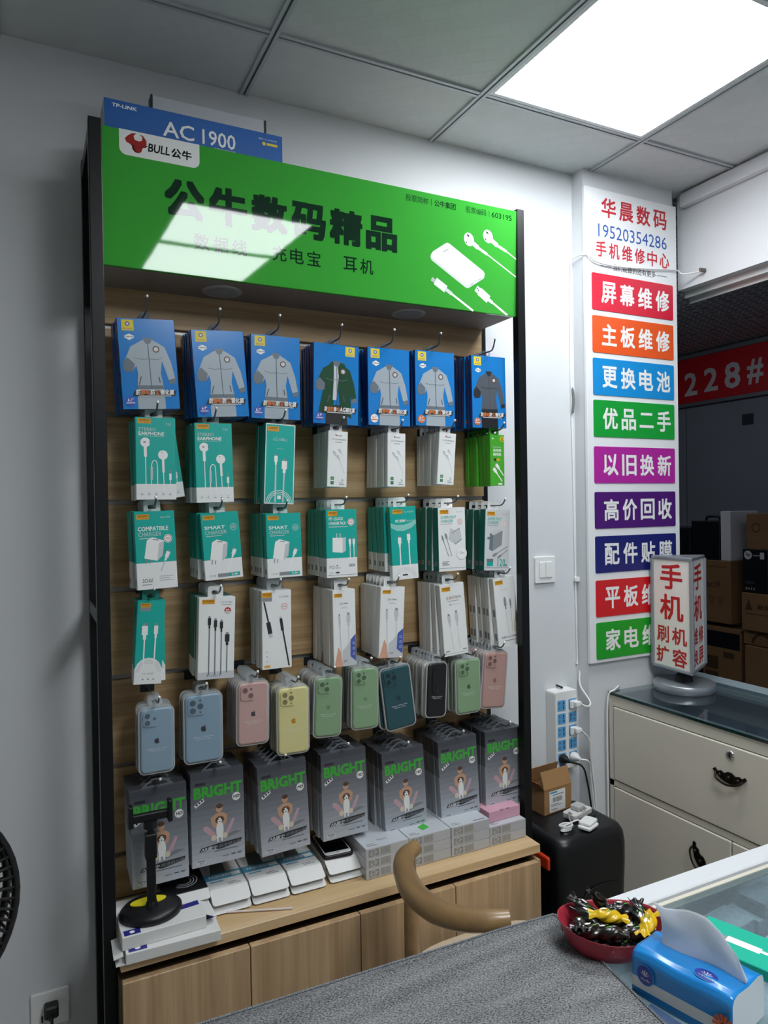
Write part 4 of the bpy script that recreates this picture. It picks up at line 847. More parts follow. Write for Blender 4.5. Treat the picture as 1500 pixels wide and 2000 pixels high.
boxkind('bright', 0.128, 0.224, 0.021, d_bright, [(0, 0.55, BGREY), (0.55, 0.8, BMID), (0.8, 1, BGREYD)], arch=True, tabm=SMOKE)
casekind('c_blue12', 0.074, 0.149, '8ba3b4', 2, 'iPhone 12')
casekind('c_blue13', 0.086, 0.160, '87a0b3', 3, 'iPhone 13 Pro Max')
casekind('c_pink', 0.076, 0.151, 'c2a09b', 'diag', 'iPhone 13', '4a4448')
casekind('c_yellow', 0.080, 0.166, 'd6cf93', 3, 'iPhone 13 Pro', 'c08a1e', True)
casekind('c_green', 0.071, 0.151, '84a47f', 'diag', 'iPhone 13', '6c8c68')
casekind('c_green2', 0.073, 0.158, '84a47f', 3, 'iPhone 13 Pro', '6c8c68')
casekind('c_teal', 0.086, 0.167, '275058', 3, 'iPhone 12 Pro Max', '163c44')
casekind('c_black', 0.060, 0.148, '17181b', 'bar', 'Silicone', '4a4d52')
casekind('c_green3', 0.078, 0.151, '84a47f', 3, 'iPhone 14 Pro', '3f5f3f')
casekind('c_pink2', 0.079, 0.160, 'b5918a', 3, 'iPhone 14 Pro', '8d6660')
casekind('c_clear', 0.071, 0.151, 'c9c7c3', 2, 'iPhone', 'b0b0ae')

ORD = ['first', 'second', 'third', 'fourth', 'fifth', 'sixth', 'seventh', 'eighth', 'ninth', 'tenth']
GA = 'blue screen protector packs on the top row of hooks'; GB = 'boxed earphones, cables and chargers on the middle hooks'; GC = 'silicone phone cases in clear trays'; GD = 'silver BRIGHT screen protector packs on the lowest hooks'
# (kind, centre x, centre z, swing, number on hook, kind of those behind, front label)
ROWS = [
 ('top row', 'screen_protector_pack', 'screen protector', GA, [
  ('blue_grey', .255, 1.886, -3.1, 7, None, 'blue pack, grey zip jacket, indigo badge, far left of top row'),
  ('blue_grey67', .421, 1.875, -3.5, 7, None, 'blue pack, grey zip jacket, indigo badge, second from left in top row'),
  ('blue_grey', .560, 1.875, 0.5, 6, None, 'blue pack, grey zip jacket, indigo badge, third from left in top row'),
  ('blue_green', .723, 1.868, 1.5, 6, None, 'blue pack picturing a dark green coat, yellow tag at its right corner'),
  ('blue_white', .877, 1.870, 0.1, 5, None, 'blue pack, grey zip jacket, round white badge at lower left'),
  ('blue_orange', 1.021, 1.874, 0.0, 4, None, 'blue pack, pale grey zip jacket, round orange badge'),
  ('blue_silver', 1.202, 1.875, -0.6, 8, None, 'blue pack picturing a dark silver jacket, far right of top row')]),
 ('second row', 'accessory_box', 'box', GB, [
  ('earphone', .267, 1.668, 0.2, 4, None, 'teal STEREO EARPHONE box, left one of the two front ones'),
  ('earphone', .402, 1.660, -0.8, 4, None, 'teal STEREO EARPHONE box, right one of the two front ones'),
  ('cc100', .566, 1.659, 2.6, 4, None, 'narrow teal cable box with white border and two printed plugs'),
  ('bull', .723, 1.674, 2.6, 5, None, 'slim white cable box with green squares, leftmost front one of three'),
  ('bull', .896, 1.674, 1.2, 7, None, 'slim white cable box with green squares, middle front one of three'),
  ('bull', 1.055, 1.680, 4.4, 6, None, 'slim white cable box with green squares, rightmost front one of three'),
  ('bullgreen', 1.228, 1.678, 0.2, 6, None, 'bright green cable box with yellow disc, front of the right-hand stack')]),
 ('third row', 'accessory_box', 'box', GB, [
  ('compat', .263, 1.456, -1.8, 4, None, 'teal and white box reading COMPATIBLE CHARGER'),
  ('smart', .417, 1.460, -3.7, 5, None, 'teal SMART CHARGER box, left one of the two front ones'),
  ('smart', .574, 1.455, -1.2, 6, None, 'teal SMART CHARGER box, right one of the two front ones'),
  ('pd', .731, 1.454, -0.3, 6, None, 'teal and white box reading PD QUICK CHARGER PACK'),
  ('pdcable', .916, 1.448, -2.2, 6, 'pd', 'teal cable box with pale wave and two white plugs, third row'),
  ('superw', 1.069, 1.453, -0.5, 5, None, 'white SUPER FAST CHARGER box with pale charger and round coil'),
  ('superd', 1.223, 1.445, 2.8, 5, None, 'pale grey SUPER FAST CHARGER box marked 120W')]),
 ('fourth row', 'accessory_box', 'box', GB, [
  ('greencable', .245, 1.243, 3.9, 3, None, 'narrow teal cable box with white arch below, leftmost of fourth row'),
  ('threein1', .400, 1.238, 2.2, 5, 'threein1t', 'white box picturing four black plugs, 3-in-1 cable'),
  ('blackcable', .551, 1.245, 0.4, 5, None, 'white box picturing one thick black cable, CC-006A'),
  ('cc70', .735, 1.232, -0.4, 6, None, 'white CC-70Ra cable box with peach and indigo corner, left of two'),
  ('cc70b', .874, 1.235, 3.1, 6, None, 'white CC-70Ra cable box with peach and indigo corner, right of two'),
  ('fast', 1.072, 1.226, -4.0, 6, None, 'white box with pale copper Chinese title above two faint plugs'),
  ('typec', 1.253, 1.233, -5.3, 7, None, 'white Type-C cable box with olive fruit, far right of fourth row')]),
 ('phone case row', 'phone_case_pack', 'phone case', GC, [
  ('c_blue12', .258, 1.017, 0.4, 4, None, 'blue silicone phone case with two lenses, leftmost case'),
  ('c_blue13', .366, 1.029, 0.2, 3, None, 'larger blue silicone phone case with three lenses, second from left'),
  ('c_pink', .488, 1.047, 1.1, 6, None, 'pink silicone phone case beside the yellow one'),
  ('c_yellow', .592, 1.014, 0.5, 5, None, 'pale yellow silicone phone case'),
  ('c_green', .687, 1.035, 2.6, 7, 'c_clear', 'green silicone case with two lenses, next to the yellow one'),
  ('c_green2', .793, 1.043, 1.1, 4, None, 'green silicone case with three lenses, next to the dark teal one'),
  ('c_teal', .892, 1.032, -6.7, 4, None, 'dark teal silicone phone case hanging tilted'),
  ('c_black', 1.014, 1.037, 3.1, 8, 'c_clear', 'slim black phone case with a vertical lens bar'),
  ('c_green3', 1.119, 1.034, 0.0, 5, None, 'green silicone case with three lenses, next to the rightmost pink one'),
  ('c_pink2', 1.210, 1.041, 5.3, 8, None, 'dusty pink silicone phone case, rightmost case')]),
 ('lowest row', 'screen_protector_pack', 'screen protector', GD, [
  ('bright', .260, .792, -0.9, 5, None, 'silver BRIGHT pack behind the black phone stand, leftmost'),
  ('bright', .396, .807, -0.3, 5, None, 'silver BRIGHT pack, second from left in lowest row'),
  ('bright', .562, .797, -2.6, 5, None, 'silver BRIGHT pack, third from left in lowest row'),
  ('bright', .728, .798, -1.1, 5, None, 'silver BRIGHT pack, middle of the lowest row'),
  ('bright', .906, .773, -2.6, 6, None, 'silver BRIGHT pack, third from right in lowest row'),
  ('bright', 1.081, .776, -2.6, 7, None, 'silver BRIGHT pack, second from right in lowest row'),
  ('bright', 1.235, .777, -0.1, 6, None, 'silver BRIGHT pack, rightmost of lowest row')]),
]
HOOKM = mat('hook_steel', '6d7178', 0.3, 0.9); HPL = mat('hook_plate', '2d3034', 0.4, 0.4); TIP = mat('hook_tip', 'f0f2f2', 0.15, 0.3)
YF = 1.72
desc = {'screen_protector_pack': 'screen protector pack', 'accessory_box': 'accessory box', 'phone_case_pack': 'phone case pack'}
for ri, (rname, oname, cat, grp, cells) in enumerate(ROWS):
    for ci, (k, cx, cz, sw_, n, kb, label) in enumerate(cells):
        K = KINDS[k]; a = R(sw_); d = K['h'] / 2 + DROP - (0.004 if rname.startswith('phone') else 0)
        hx, hz = cx + math.sin(a) * d, cz + math.cos(a) * d
        # the hook
        hk = thing('display_hook', 'steel display hook, %s in the %s from the left' % (ORD[ci], rname), 'hook', (hx, 1.868, hz), group='display hooks on the slat wall')
        L = 0.183; rise = 0.026 if ri == 0 else 0.014
        MB().tube(spline([(0, -0.0005, -0.0024), (0, -0.08, -0.0024), (0, -L + 0.03, -0.0024), (0, -L + 0.012, 0.002), (0, -L, rise)], 5), 0.0021, 8).build('prong', HOOKM, hk)
        MB().box(-0.017, 0.017, -0.0035, -0.0006, -0.012, 0.010).build('hook_plate', HPL, hk, bevel=0.001)
        MB().ball((0, -L - 0.0005, rise + 0.002), 0.0036, 10).build('tip', TIP, hk)
        room = 1.862 - YF; sp = K['t'] + 0.0012; back = KINDS[kb or k]
        if kb: sp = max(sp, back['t'] + 0.0012)
        n = min(n, int((room - 0.003) / sp)); sp = min(sp * (1.35 if ri in (0, 4) else 1.12), (room - 0.003) / n)
        yaw = random.uniform(-1.2, 1.2)
        group = grp + ', ' + ORD[ci] + ' hook of ' + rname
        for i in range(n):
            kk = k if i == 0 else (kb or k); t_ = KINDS[kk]['t']
            roll = sw_ if i == 0 else sw_ * 0.4 + random.uniform(-1.6, 1.6)
            if k == 'earphone' and ci == 0 and i == 1: roll = -7.5
            if k == 'c_pink2' and i: roll = 2
            lab = label if i == 0 else '%s, %s from the front on the %s hook of the %s' % (desc[oname], ORD[i], ORD[ci], rname)
            off = 0.0 if i == 0 else random.uniform(-0.0015, 0.0015)
            nm = oname
            spawn(kk, nm, (hx + off, YF + K['t'] / 2 + i * sp, hz), (0, R(roll), R(yaw)), lab, cat, group)
# ================================================================== things on the worktop
ZT = 0.592
CARD = mat('box_white_card', 'dfdfdd', 0.45); CARDI = mat('box_inner_card', 'c3beb5', 0.6); NAVY = mat('print_navy', '2a2a86', 0.4); REDP = mat('print_crimson', 'b0283c', 0.4); SKYP = mat('print_sky', '3f9cc0', 0.4); TEALG = mat('print_slate', '5b6a6c', 0.4)
def flat_box(name, label, cat, x0, x1, y0, y1, z0, z1, m, rz=0.0, group=None, bevel=0.0008):
    cx, cy = (x0 + x1) / 2, (y0 + y1) / 2
    t = thing(name, label, cat, (cx, cy, z0), (0, 0, R(rz)), group)
    a, b = (x1 - x0) / 2, (y1 - y0) / 2
    MB().box(-a, a, -b, b, 0, z1 - z0).build('box_body', m, t, bevel=bevel)
    return t, a, b, z1 - z0
def top_print(t, a, b, h, fn):
    """flat print on the lid: fractions run left-right and front-back"""
    p = Print(2 * a, 2 * b, -a, -b, 0); fn(p)
    q = MB(); q.v = [(x, z, h - y) for x, y, z in p.mb.v]; q.f = p.mb.f; q.m = p.mb.m; q.sm = p.mb.sm
    link('print', q.mesh('print', p.mats, fix=False), t)
def front_print(t, a, b, h, fn):
    p = Print(2 * a, h, -a, 0, -b); fn(p); link('print', p.mesh(), t)
def lid_red(p):
    p.rect(0.03, 0.03, 0.22, 0.16, NAVY); p.up(); p.disc(0.125, 0.095, 0.03, WHITE); p.layer = 1
    p.poly([(0.55, 0.62), (0.99, 0.62), (0.99, 0.95), (0.62, 0.98)], NAVY); p.poly([(0.55, 0.30), (0.98, 0.34), (0.98, 0.46), (0.60, 0.42)], NAVY); p.up(); p.poly([(0.60, 0.52), (0.85, 0.56), (0.90, 0.85), (0.74, 0.98), (0.60, 0.80)], REDP); p.poly([(0.56, 0.28), (0.70, 0.27), (0.80, 0.42), (0.66, 0.44)], REDP); p.up(); p.line([(0.62, 0.68), (0.72, 0.76), (0.78, 0.66), (0.88, 0.76)], 0.012, WHITE); p.line([(0.66, 0.80), (0.74, 0.88), (0.80, 0.78)], 0.012, WHITE)
# two white boxes at the left, the lower one jutting over the edge with open end flaps
t, a, b, h = flat_box('film_box', 'white film box jutting over the worktop edge, lower of the two at left', 'box', 0.169, 0.368, 1.583, 1.75, ZT, ZT + 0.0225, CARD, -1.5, 'open film boxes on the worktop')
top_print(t, a, b, h, lid_red)
MB().T; fl = MB(); fl.T = Matrix.Translation((-a, 0, 0)) @ Matrix.Rotation(R(-12), 4, 'Y')
fl.box(-0.0003 - 0.02, -0.0003, -b, -0.006, h - 0.0015, h - 0.0005).build('end_flap', CARD, t)
MB().box(-a - 0.02, -a - 0.0005, -b + 0.002, -b + 0.05, 0.0, 0.001).build('end_flap', CARD, t)
t, a, b, h = flat_box('film_box', 'white film box with red and navy lid, under the phone stand base', 'box', 0.160, 0.338, 1.602, 1.76, ZT + 0.0230, ZT + 0.0505, CARD, 1.0, 'open film boxes on the worktop')
top_print(t, a, b, h, lid_red)
fl = MB(); fl.T = Matrix.Translation((a + 0.0005, 0, h - 0.001)) @ Matrix.Rotation(R(28), 4, 'Y'); fl.box(0, 0.028, -b * 0.9, b * 0.1, -0.001, 0).build('end_flap', CARD, t)
# phone stand
st = thing('phone_stand', 'black phone stand with oval weighted base and yellow sticker', 'phone stand', (0.231, 1.672, ZT + 0.051))
pr = [(0.066, 0.0), (0.068, 0.004), (0.067, 0.012), (0.061, 0.018), (0.04, 0.0215), (0.0, 0.0225)]
MB().lathe(pr, 40, (0, 0, 0), 1.0, 0.86).build('base', BLACKP, st)
k = MB().lathe([(0.034, 0.0), (0.034, 0.0006)], 32, (-0.004, 0.012, 0.0222), 1.15, 0.52).build('sticker', mat('sticker_yellow', 'e0d21a', 0.45), st)
MB().lathe([(0.0145, 0.020), (0.0125, 0.030), (0.0105, 0.034)], 20, (0, -0.012, 0)).build('socket', BLACKP, st)
MB().box(-0.0095, 0.0095, -0.020, -0.004, 0.03, 0.165).build('pole', BLACKP, st, bevel=0.002)
MB().box(-0.0125, 0.0125, -0.023, -0.001, 0.130, 0.185).build('collar', BLACKP, st, bevel=0.002)
MB().tube([(0, -0.012, 0.184), (0, -0.012, 0.197)], 0.007, 10).ball((0, -0.012, 0.205), 0.0125, 12).tube([(0, -0.012, 0.198), (0, -0.012, 0.214)], 0.015, 14).build('ball_joint', BLACKP, st)
hd = MB().box(-0.042, 0.042, -0.020, -0.006, 0.214, 0.232).build('clamp_bar', BLACKP, st, bevel=0.002)
for s in (-1, 1): MB().box(s * 0.042 - 0.005, s * 0.042 + 0.005, -0.026, -0.004, 0.206, 0.254).build('clamp_jaw', BLACKP, st, bevel=0.002)
# black box with pale lid
t, a, b, h = flat_box('black_film_box', 'flat black box with swirl print and white front flap beside the phone stand', 'box', 0.262, 0.366, 1.705, 1.86, ZT + 0.0515, ZT + 0.060, mat('box_black', '131418', 0.4), 0)
def swirl(p):
    for r in (0.16, 0.23, 0.3): p.arc(0.55, 0.35, r, 0.02, LGREY, 200 + 90 * r, 420 - 60 * r, 12)
top_print(t, a, b, h, swirl)
fl = MB(); fl.T = Matrix.Translation((0, -b - 0.0004, h - 0.001)) @ Matrix.Rotation(R(18), 4, 'X'); fl.prism(rrect(-a, a, -0.032, 0, 0.006, 4, (1, 1, 0, 0)), -0.001, 0, 'z').build('front_flap', CARD, t)
sp_ = MB().box(0.342, 0.3685, 1.765, 1.86, ZT + 0.0235, ZT + 0.051).build('spare_film_box', CARD, bevel=0.001); 
sp_.location = (0.0, 0.0, -0.0); tag(sp_, 'plain white box under the flat black box', 'box')
# open film boxes, two layers of four
def hero(p):
    p.rect(0, 0.30, 1, 0.52, SKYP); p.up(); p.poly([(0.20, 0.52), (0.32, 0.98), (0.66, 0.98), (0.62, 0.50)], TEALG); p.poly([(0.08, 0.50), (0.16, 0.50), (0.24, 0.92), (0.10, 0.95)], LGREY); p.up()
    p.text('手机钢化膜保护', 0.10, 0.36, 0.72, 0.46, WHITE, 0.02); p.rect(0.72, 0.34, 0.96, 0.46, WHITE); smallprint(p, 0.10, 0.20, 0.45, 0.27, 1, SKYP); smallprint(p, 0.52, 0.06, 0.86, 0.16, 2, GREY)
cols = [(0.372, 0.464), (0.468, 0.561), (0.566, 0.657), (0.669, 0.760)]
lw = ['first', 'second', 'third', 'fourth']
for i, (x0, x1) in enumerate(cols):
    for lv in (0, 1):
        z0 = ZT + 0.0003 + lv * 0.0215; yf = 1.712 + (0.004 if i == 3 else 0) + lv * 0.004
        t, a, b, h = flat_box('film_box', '%s white film box with open front flap, %s from the left under the lowest packs' % (('lower', 'upper')[lv], lw[i]), 'box', x0, x1, yf, 1.862, z0, z0 + 0.0205, CARD, 0, 'open film boxes on the worktop')
        if lv: top_print(t, a, b, h, hero if i < 3 else (lambda p: smallprint(p, 0.5, 0.02, 0.85, 0.08, 1)))
        fl = MB(); fl.T = Matrix.Translation((0, -b - 0.0004, h - 0.0008)) @ Matrix.Rotation(R(24 + 6 * lv), 4, 'X')
        fl.prism(rrect(-a, a, -0.040, 0, 0.008, 4, (1, 1, 0, 0)), -0.0008, 0, 'z').build('front_flap', CARD, t)
        MB().box(-a + 0.002, a - 0.002, -b - 0.0003, -b - 0.0001, 0.001, h - 0.002).build('box_end', CARDI, t)
# demo phone
dp = thing('demo_phone', 'phone in a dark case with white bezel lying under the BRIGHT packs', 'phone', (0.714, 1.785, ZT + 0.0432), (0, 0, R(-4)))
MB().prism(rrect(-0.041, 0.041, -0.068, 0.068, 0.011), 0, 0.009, 'z').build('case', mat('phone_case_plum', '1c1420', 0.4), dp, bevel=0.001)
MB().prism(rrect(-0.036, 0.036, -0.063, 0.063, 0.009), 0.0091, 0.0098, 'z').build('bezel', WHITEP, dp)
MB().box(-0.033, 0.033, -0.048, 0.050, 0.0099, 0.0102).build('screen', mat('phone_screen', '08090c', 0.1), dp)
MB().lathe([(0.005, 0.0099), (0.005, 0.0101)], 16, (0, -0.0555, 0)).build('home_button', LGREY, dp)
# stacked silver boxes
SIL = mat('silver_box_card', 'bcbfc4', 0.32, 0.15); SILT = mat('silver_box_lid', 'c8ccd2', 0.3, 0.1); LBL = mat('barcode_label', '8f8f8c', 0.5); LBL2 = mat('barcode_label_b', 'a3a29d', 0.5)
scol = [(0.757, 0.882, 3), (0.8835, 1.012, 3), (1.0135, 1.138, 3), (1.1395, 1.264, 2)]
for i, (x0, x1, n) in enumerate(scol):
    for lv in range(n):
        z0 = ZT + 0.0003 + lv * 0.0265
        t, a, b, h = flat_box('silver_box', 'flat silver box, %s in the %s column of the silver stack' % (('bottom', 'middle' if n == 3 else 'top', 'top')[lv], lw[i]), 'box', x0, x1, 1.656 + 0.001 * (i % 2), 1.862, z0, z0 + 0.026, SIL, 0, 'silver boxes stacked on the worktop')
        def fp(p):
            p.rect(0.06, 0.15, 0.30, 0.85, LBL); p.rect(0.33, 0.12, 0.57, 0.88, LBL2); p.up(); p.arc(0.17, 0.5, 0.06, 0.012, LGREY); p.line([(0.09, 0.35), (0.27, 0.62)], 0.012, LGREY)
            for q in range(6): p.rect(0.35 + q * 0.035, 0.25, 0.363 + q * 0.035, 0.78, GREY)
        front_print(t, a, b, h, fp)
        if lv == n - 1:
            def lp(p):
                p.rect(0.01, 0.01, 0.99, 0.99, SILT); p.up(); smallprint(p, 0.08, 0.04, 0.30, 0.12, 2, GREY)
                if i == 1: p.poly([(0.42, 0.12), (0.62, 0.16), (0.60, 0.30), (0.40, 0.24)], BGRN)
                if i == 0: p.text('MAGIC', 0.38, 0.14, 0.62, 0.19, GREY, 0.02)
                if i == 2: smallprint(p, 0.62, 0.03, 0.92, 0.07, 1, JGREYD)
            top_print(t, a, b, h, lp)
pk = thing('pink_box', 'pink carton with a thumb-notched lid on the silver boxes', 'box', (1.207, 1.715, ZT + 0.0535), (0, 0, R(2)))
PINK = mat('pink_card', 'd7a3b6', 0.45)
MB().box(-0.055, 0.055, -0.034, 0.034, 0, 0.0305).build('box_body', PINK, pk, bevel=0.001)
MB().box(-0.018, -0.006, -0.0346, -0.0332, 0.0285, 0.0308).box(0.004, 0.016, -0.0346, -0.0332, 0.0285, 0.0308).build('lid_notch', mat('pink_notch', '8d6072', 0.6), pk)
sk = MB().tube([atz(443, 1781.5, ZT + 0.0032), atz(572, 1773.5, ZT + 0.0032)], 0.0025, 8).build('white_stick', mat('stick_white', 'e2d6d4', 0.5)); tag(sk, 'thin white stick lying on the worktop', 'stick')

# ================================================================== right of the rack: bin, carton, chargers
bn = thing('storage_bin', 'black rounded plastic bin with orange side latches', 'bin', (1.482, 1.735, 0))
BINM = mat('bin_black', '0d0f13', 0.36); ORL = mat('latch_orange', 'e2411b', 0.4)
def binshape(i, z, s=1.0): return rrect(-0.138 * s, 0.138 * s, -0.128 * s, 0.128 * s, 0.045, 6)
mb = MB(); lev = [(0.0, 0.86), (0.05, 0.90), (0.28, 0.96), (0.465, 1.0), (0.52, 1.0), (0.55, 0.975), (0.565, 0.92), (0.569, 0.80)]
n = len(binshape(0, 0)); vs = [(x, y, z) for z, s in lev for x, y in binshape(0, z, s)]
mb.add(vs, [(k * n + i, k * n + (i + 1) % n, (k + 1) * n + (i + 1) % n, (k + 1) * n + i) for k in range(len(lev) - 1) for i in range(n)], 0, True); mb.add(vs, [tuple(reversed(range(n))), tuple(range((len(lev) - 1) * n, len(lev) * n))])
mb.build('bin_body', BINM, bn)
for s in (-1, 1): MB().box(s * 0.139 - 0.006, s * 0.139 + 0.008 * 1, -0.085, 0.03, 0.475, 0.515).build('latch', ORL, bn, bevel=0.006, seg=2)
for x, y in ((-0.06, -0.07), (0.07, -0.02)): MB().lathe([(0.022, 0.5685), (0.02, 0.572), (0.0, 0.5725)], 20, (x, y, 0), 1.2, 0.8).build('lid_button', BINM, bn)
MB().tube(spline([(-0.07, -0.1275, 0.37), (-0.03, -0.1290, 0.41), (0.03, -0.1290, 0.42), (0.09, -0.1265, 0.41)], 5), 0.0015, 6).build('moulded_line', BINM, bn)

KRAFT = mat('kraft_card', 'a07a50', 0.6, noise=0.05, nscale=20); KRAFTD = mat('kraft_inside', '8a5f34', 0.65)
cb = thing('open_carton', 'small open brown carton with shipping label standing on the bin', 'carton', (1.486, 1.820, 0.5705), (0, 0, R(6)))
mb = MB(); W2, D2, H2 = 0.060, 0.035, 0.078
mb.box(-W2, W2, -D2, -D2 + 0.002, 0, H2).box(-W2, W2, D2 - 0.002, D2, 0, H2).box(-W2, -W2 + 0.002, -D2 + 0.002, D2 - 0.002, 0, H2).box(W2 - 0.002, W2, -D2 + 0.002, D2 - 0.002, 0, H2).box(-W2 + .002, W2 - .002, -D2 + 0.002, D2 - 0.002, 0, 0.002)
mb.build('box_body', KRAFT, cb)
for (dy, an) in ((-D2, -18), (D2, 14)):
    fl = MB(); fl.T = Matrix.Translation((0, dy, H2 + 0.0005)) @ Matrix.Rotation(R(an), 4, 'X'); fl.box(-W2, W2, -0.001, 0.001, 0, 0.055).build('flap', KRAFT, cb)
fl = MB(); fl.T = Matrix.Translation((-W2, 0, H2)) @ Matrix.Rotation(R(-35), 4, 'Y'); fl.box(-0.001, 0.001, -D2, D2, 0.0005, 0.03).build('flap', KRAFTD, cb)
p = Print(0.07, 0.066, -0.038, 0.004, -D2 - 0.0002); p.rect(0, 0, 1, 1, CARDW); p.up(); p.rect(0.04, 0.88, 0.5, 0.96, SKYP)
for q in range(12): p.rect(0.22 + q * 0.05, 0.45, 0.245 + q * 0.05, 0.68, BLACK)
smallprint(p, 0.2, 0.74, 0.9, 0.84, 1); smallprint(p, 0.1, 0.25, 0.75, 0.38, 2); smallprint(p, 0.1, 0.06, 0.5, 0.16, 1)
link('shipping_label', p.mesh('shipping_label'), cb)

ZB = 0.5735
ad = thing('square_charger', 'flat square white charger in front on the bin lid', 'charger', (1.492, 1.652, ZB), (0, 0, R(20)))
MB().prism(rrect(-0.030, 0.030, -0.021, 0.021, 0.007), 0, 0.009, 'z').build('charger_body', WHITEP, ad, bevel=0.002)
ad = thing('square_charger', 'flat square white charger stacked on the front one on the bin', 'charger', (1.497, 1.658, ZB + 0.0094), (0, 0, R(24)))
MB().prism(rrect(-0.028, 0.028, -0.020, 0.020, 0.007), 0, 0.009, 'z').build('charger_body', WHITEP, ad, bevel=0.002)
cbp = thing('power_brick', 'white power brick with folded plug at the back of the bin lid', 'charger', (1.525, 1.733, ZB), (0, 0, R(15)))
MB().prism(rrect(-0.052, 0.045, -0.024, 0.024, 0.008), 0, 0.017, 'z').build('charger_body', mat('charger_grey_white', 'd4d4d2', 0.4), cbp, bevel=0.003, seg=2)
MB().box(-0.02, 0.016, -0.016, 0.016, 0.0172, 0.034).build('plug_block', mat('charger_grey', 'bcbcba', 0.4), cbp, bevel=0.003)
MB().box(-0.010, -0.004, -0.026, -0.0165, 0.024, 0.026).box(0.003, 0.009, -0.026, -0.0165, 0.024, 0.026).build('prongs', CHROME, cbp)
cw_ = MB(); pts = []
for q in range(40):
    an = q * 0.9; pts.append((0.020 * math.cos(an) * (1 + 0.2 * math.sin(q * 1.7)), 0.012 * math.sin(an), 0.003 + 0.016 * q / 40))
cw_.tube(spline(pts, 3), 0.0022, 6); cw_.tube(spline([pts[-1], (0.045, 0.004, 0.020), (0.075, 0.012, 0.006)], 6), 0.0022, 6)
o = cw_.build('coiled_cable', WHITEP); o.location = (1.418, 1.665, ZB - 0.0005); tag(o, 'coiled white charging cable at the left of the bin lid', 'cable')
o = MB().tube(spline([(1.46, 1.685, ZB + 0.0025), (1.449, 1.668, ZB + 0.006), (1.452, 1.690, ZB + 0.02), (1.475, 1.715, ZB + 0.024), (1.49, 1.700, ZB + 0.0025)], 6), 0.0024, 6).build('grey_cable', mat('cable_grey', '8b8d8f', 0.45)); tag(o, 'short grey cable loop lying over the white chargers', 'cable')

# power strip on the wall
ps = thing('power_strip', 'white vertical power strip with blue sockets on the wall', 'power strip', (1.6125, YW, 0.785), (0, R(0), 0))
MB().prism(rrect(-0.047, 0.047, -0.132, 0.132, 0.008, 4), -0.050, -0.0004).build('case', WHITEP, ps, bevel=0.003, seg=2)
SOCK = mat('socket_blue', '5aa3d8', 0.4); SLOT = mat('socket_slot', '17273c', 0.6)
for r_ in range(5):
    for c_ in range(2):
        x = -0.022 + 0.047 * c_; z = 0.085 - 0.0445 * r_
        s_ = MB().prism(rrect(x - 0.0165, x + 0.0165, z - 0.0175, z + 0.0175, 0.003), -0.0515, -0.0502).build('socket', SOCK, ps)
        sg_ = 1 if c_ == 0 else -1
        MB().box(x + sg_ * 0.008 - 0.0022, x + sg_ * 0.008 + 0.0022, -0.0519, -0.0514, z + 0.004, z + 0.012).box(x + sg_ * 0.008 - 0.004, x + sg_ * 0.008 + 0.002, -0.0519, -0.0514, z - 0.001, z + 0.001).box(x + sg_ * 0.008 - 0.0022, x + sg_ * 0.008 + 0.0022, -0.0519, -0.0514, z - 0.012, z - 0.004).box(x - sg_ * 0.008 - 0.004, x - sg_ * 0.008 + 0.001, -0.0519, -0.0514, z + 0.006, z + 0.0085).box(x - sg_ * 0.008 - 0.004, x - sg_ * 0.008 + 0.001, -0.0519, -0.0514, z - 0.0085, z - 0.006).build('slots', SLOT, s_)
MB().prism(rrect(-0.034, -0.010, -0.121, -0.105, 0.005), -0.053, -0.0502).build('rocker_switch', mat('switch_blue', '2f5f9e', 0.35), ps)
MB().tube([(0, -0.03, 0.138), (0, -0.001, 0.140)], 0.0035, 8).build('wall_screw', BLACKP, ps)
def plug(name, label, x, z, m, pts, body='flat'):
    t = thing(name, label, 'plug', (1.6125 + x, YW - 0.0522, 0.785 + z))
    if body == 'flat': MB().box(-0.015, 0.015, -0.010, 0, -0.014, 0.014).box(-0.006, 0.018, -0.026, -0.010, -0.006, 0.012).build('plug_body', m, t, bevel=0.003)
    else: MB().lathe([(0.016, 0), (0.015, 0.012), (0.009, 0.022), (0.005, 0.034)], 16).build('plug_body', m, t).rotation_euler = (R(90), 0, 0)
    MB().tube(spline([Vector(q) for q in pts], 8), 0.0032, 8).build('cord', m, t)
plug('cable_plug', 'white plug in the uppermost right socket of the power strip', 0.025, 0.085, WHITEP, [(0.012, -0.026, 0.004), (0.04, -0.028, -0.008), (0.060, -0.018, 0.004), (0.060, 0.030, 0.05), (0.074, 0.045, 0.10)])
plug('cable_plug', 'white plug in the middle right socket of the power strip', 0.025, -0.004, WHITEP, [(0.012, -0.026, 0.004), (0.045, -0.026, -0.03), (0.062, -0.015, -0.09), (0.085, -0.01, -0.24), (0.088, -0.01, -0.36)])
plug('cable_plug', 'white plug in the lowest right socket of the power strip', 0.025, -0.093, WHITEP, [(0.0, -0.034, 0.0), (0.03, -0.040, -0.012), (0.055, -0.022, -0.07), (0.072, -0.02, -0.2), (0.076, -0.02, -0.30)], 'round')
plug('cable_plug', 'black plug in the lowest left socket of the power strip', -0.022, -0.093, BLACKP, [(0.0, -0.034, 0.0), (0.045, -0.045, -0.02), (0.075, -0.035, -0.08), (0.098, -0.03, -0.19), (0.104, -0.03, -0.30)], 'round')
o = MB().tube(spline([(1.60, 1.925, 0.60), (1.65, 1.92, 0.64), (1.69, 1.921, 0.70)], 6), 0.004, 8).build('grey_power_cable', mat('cable_grey', '8b8d8f', 0.45)); tag(o, 'thick grey cord curving up the wall behind the carton', 'cable')
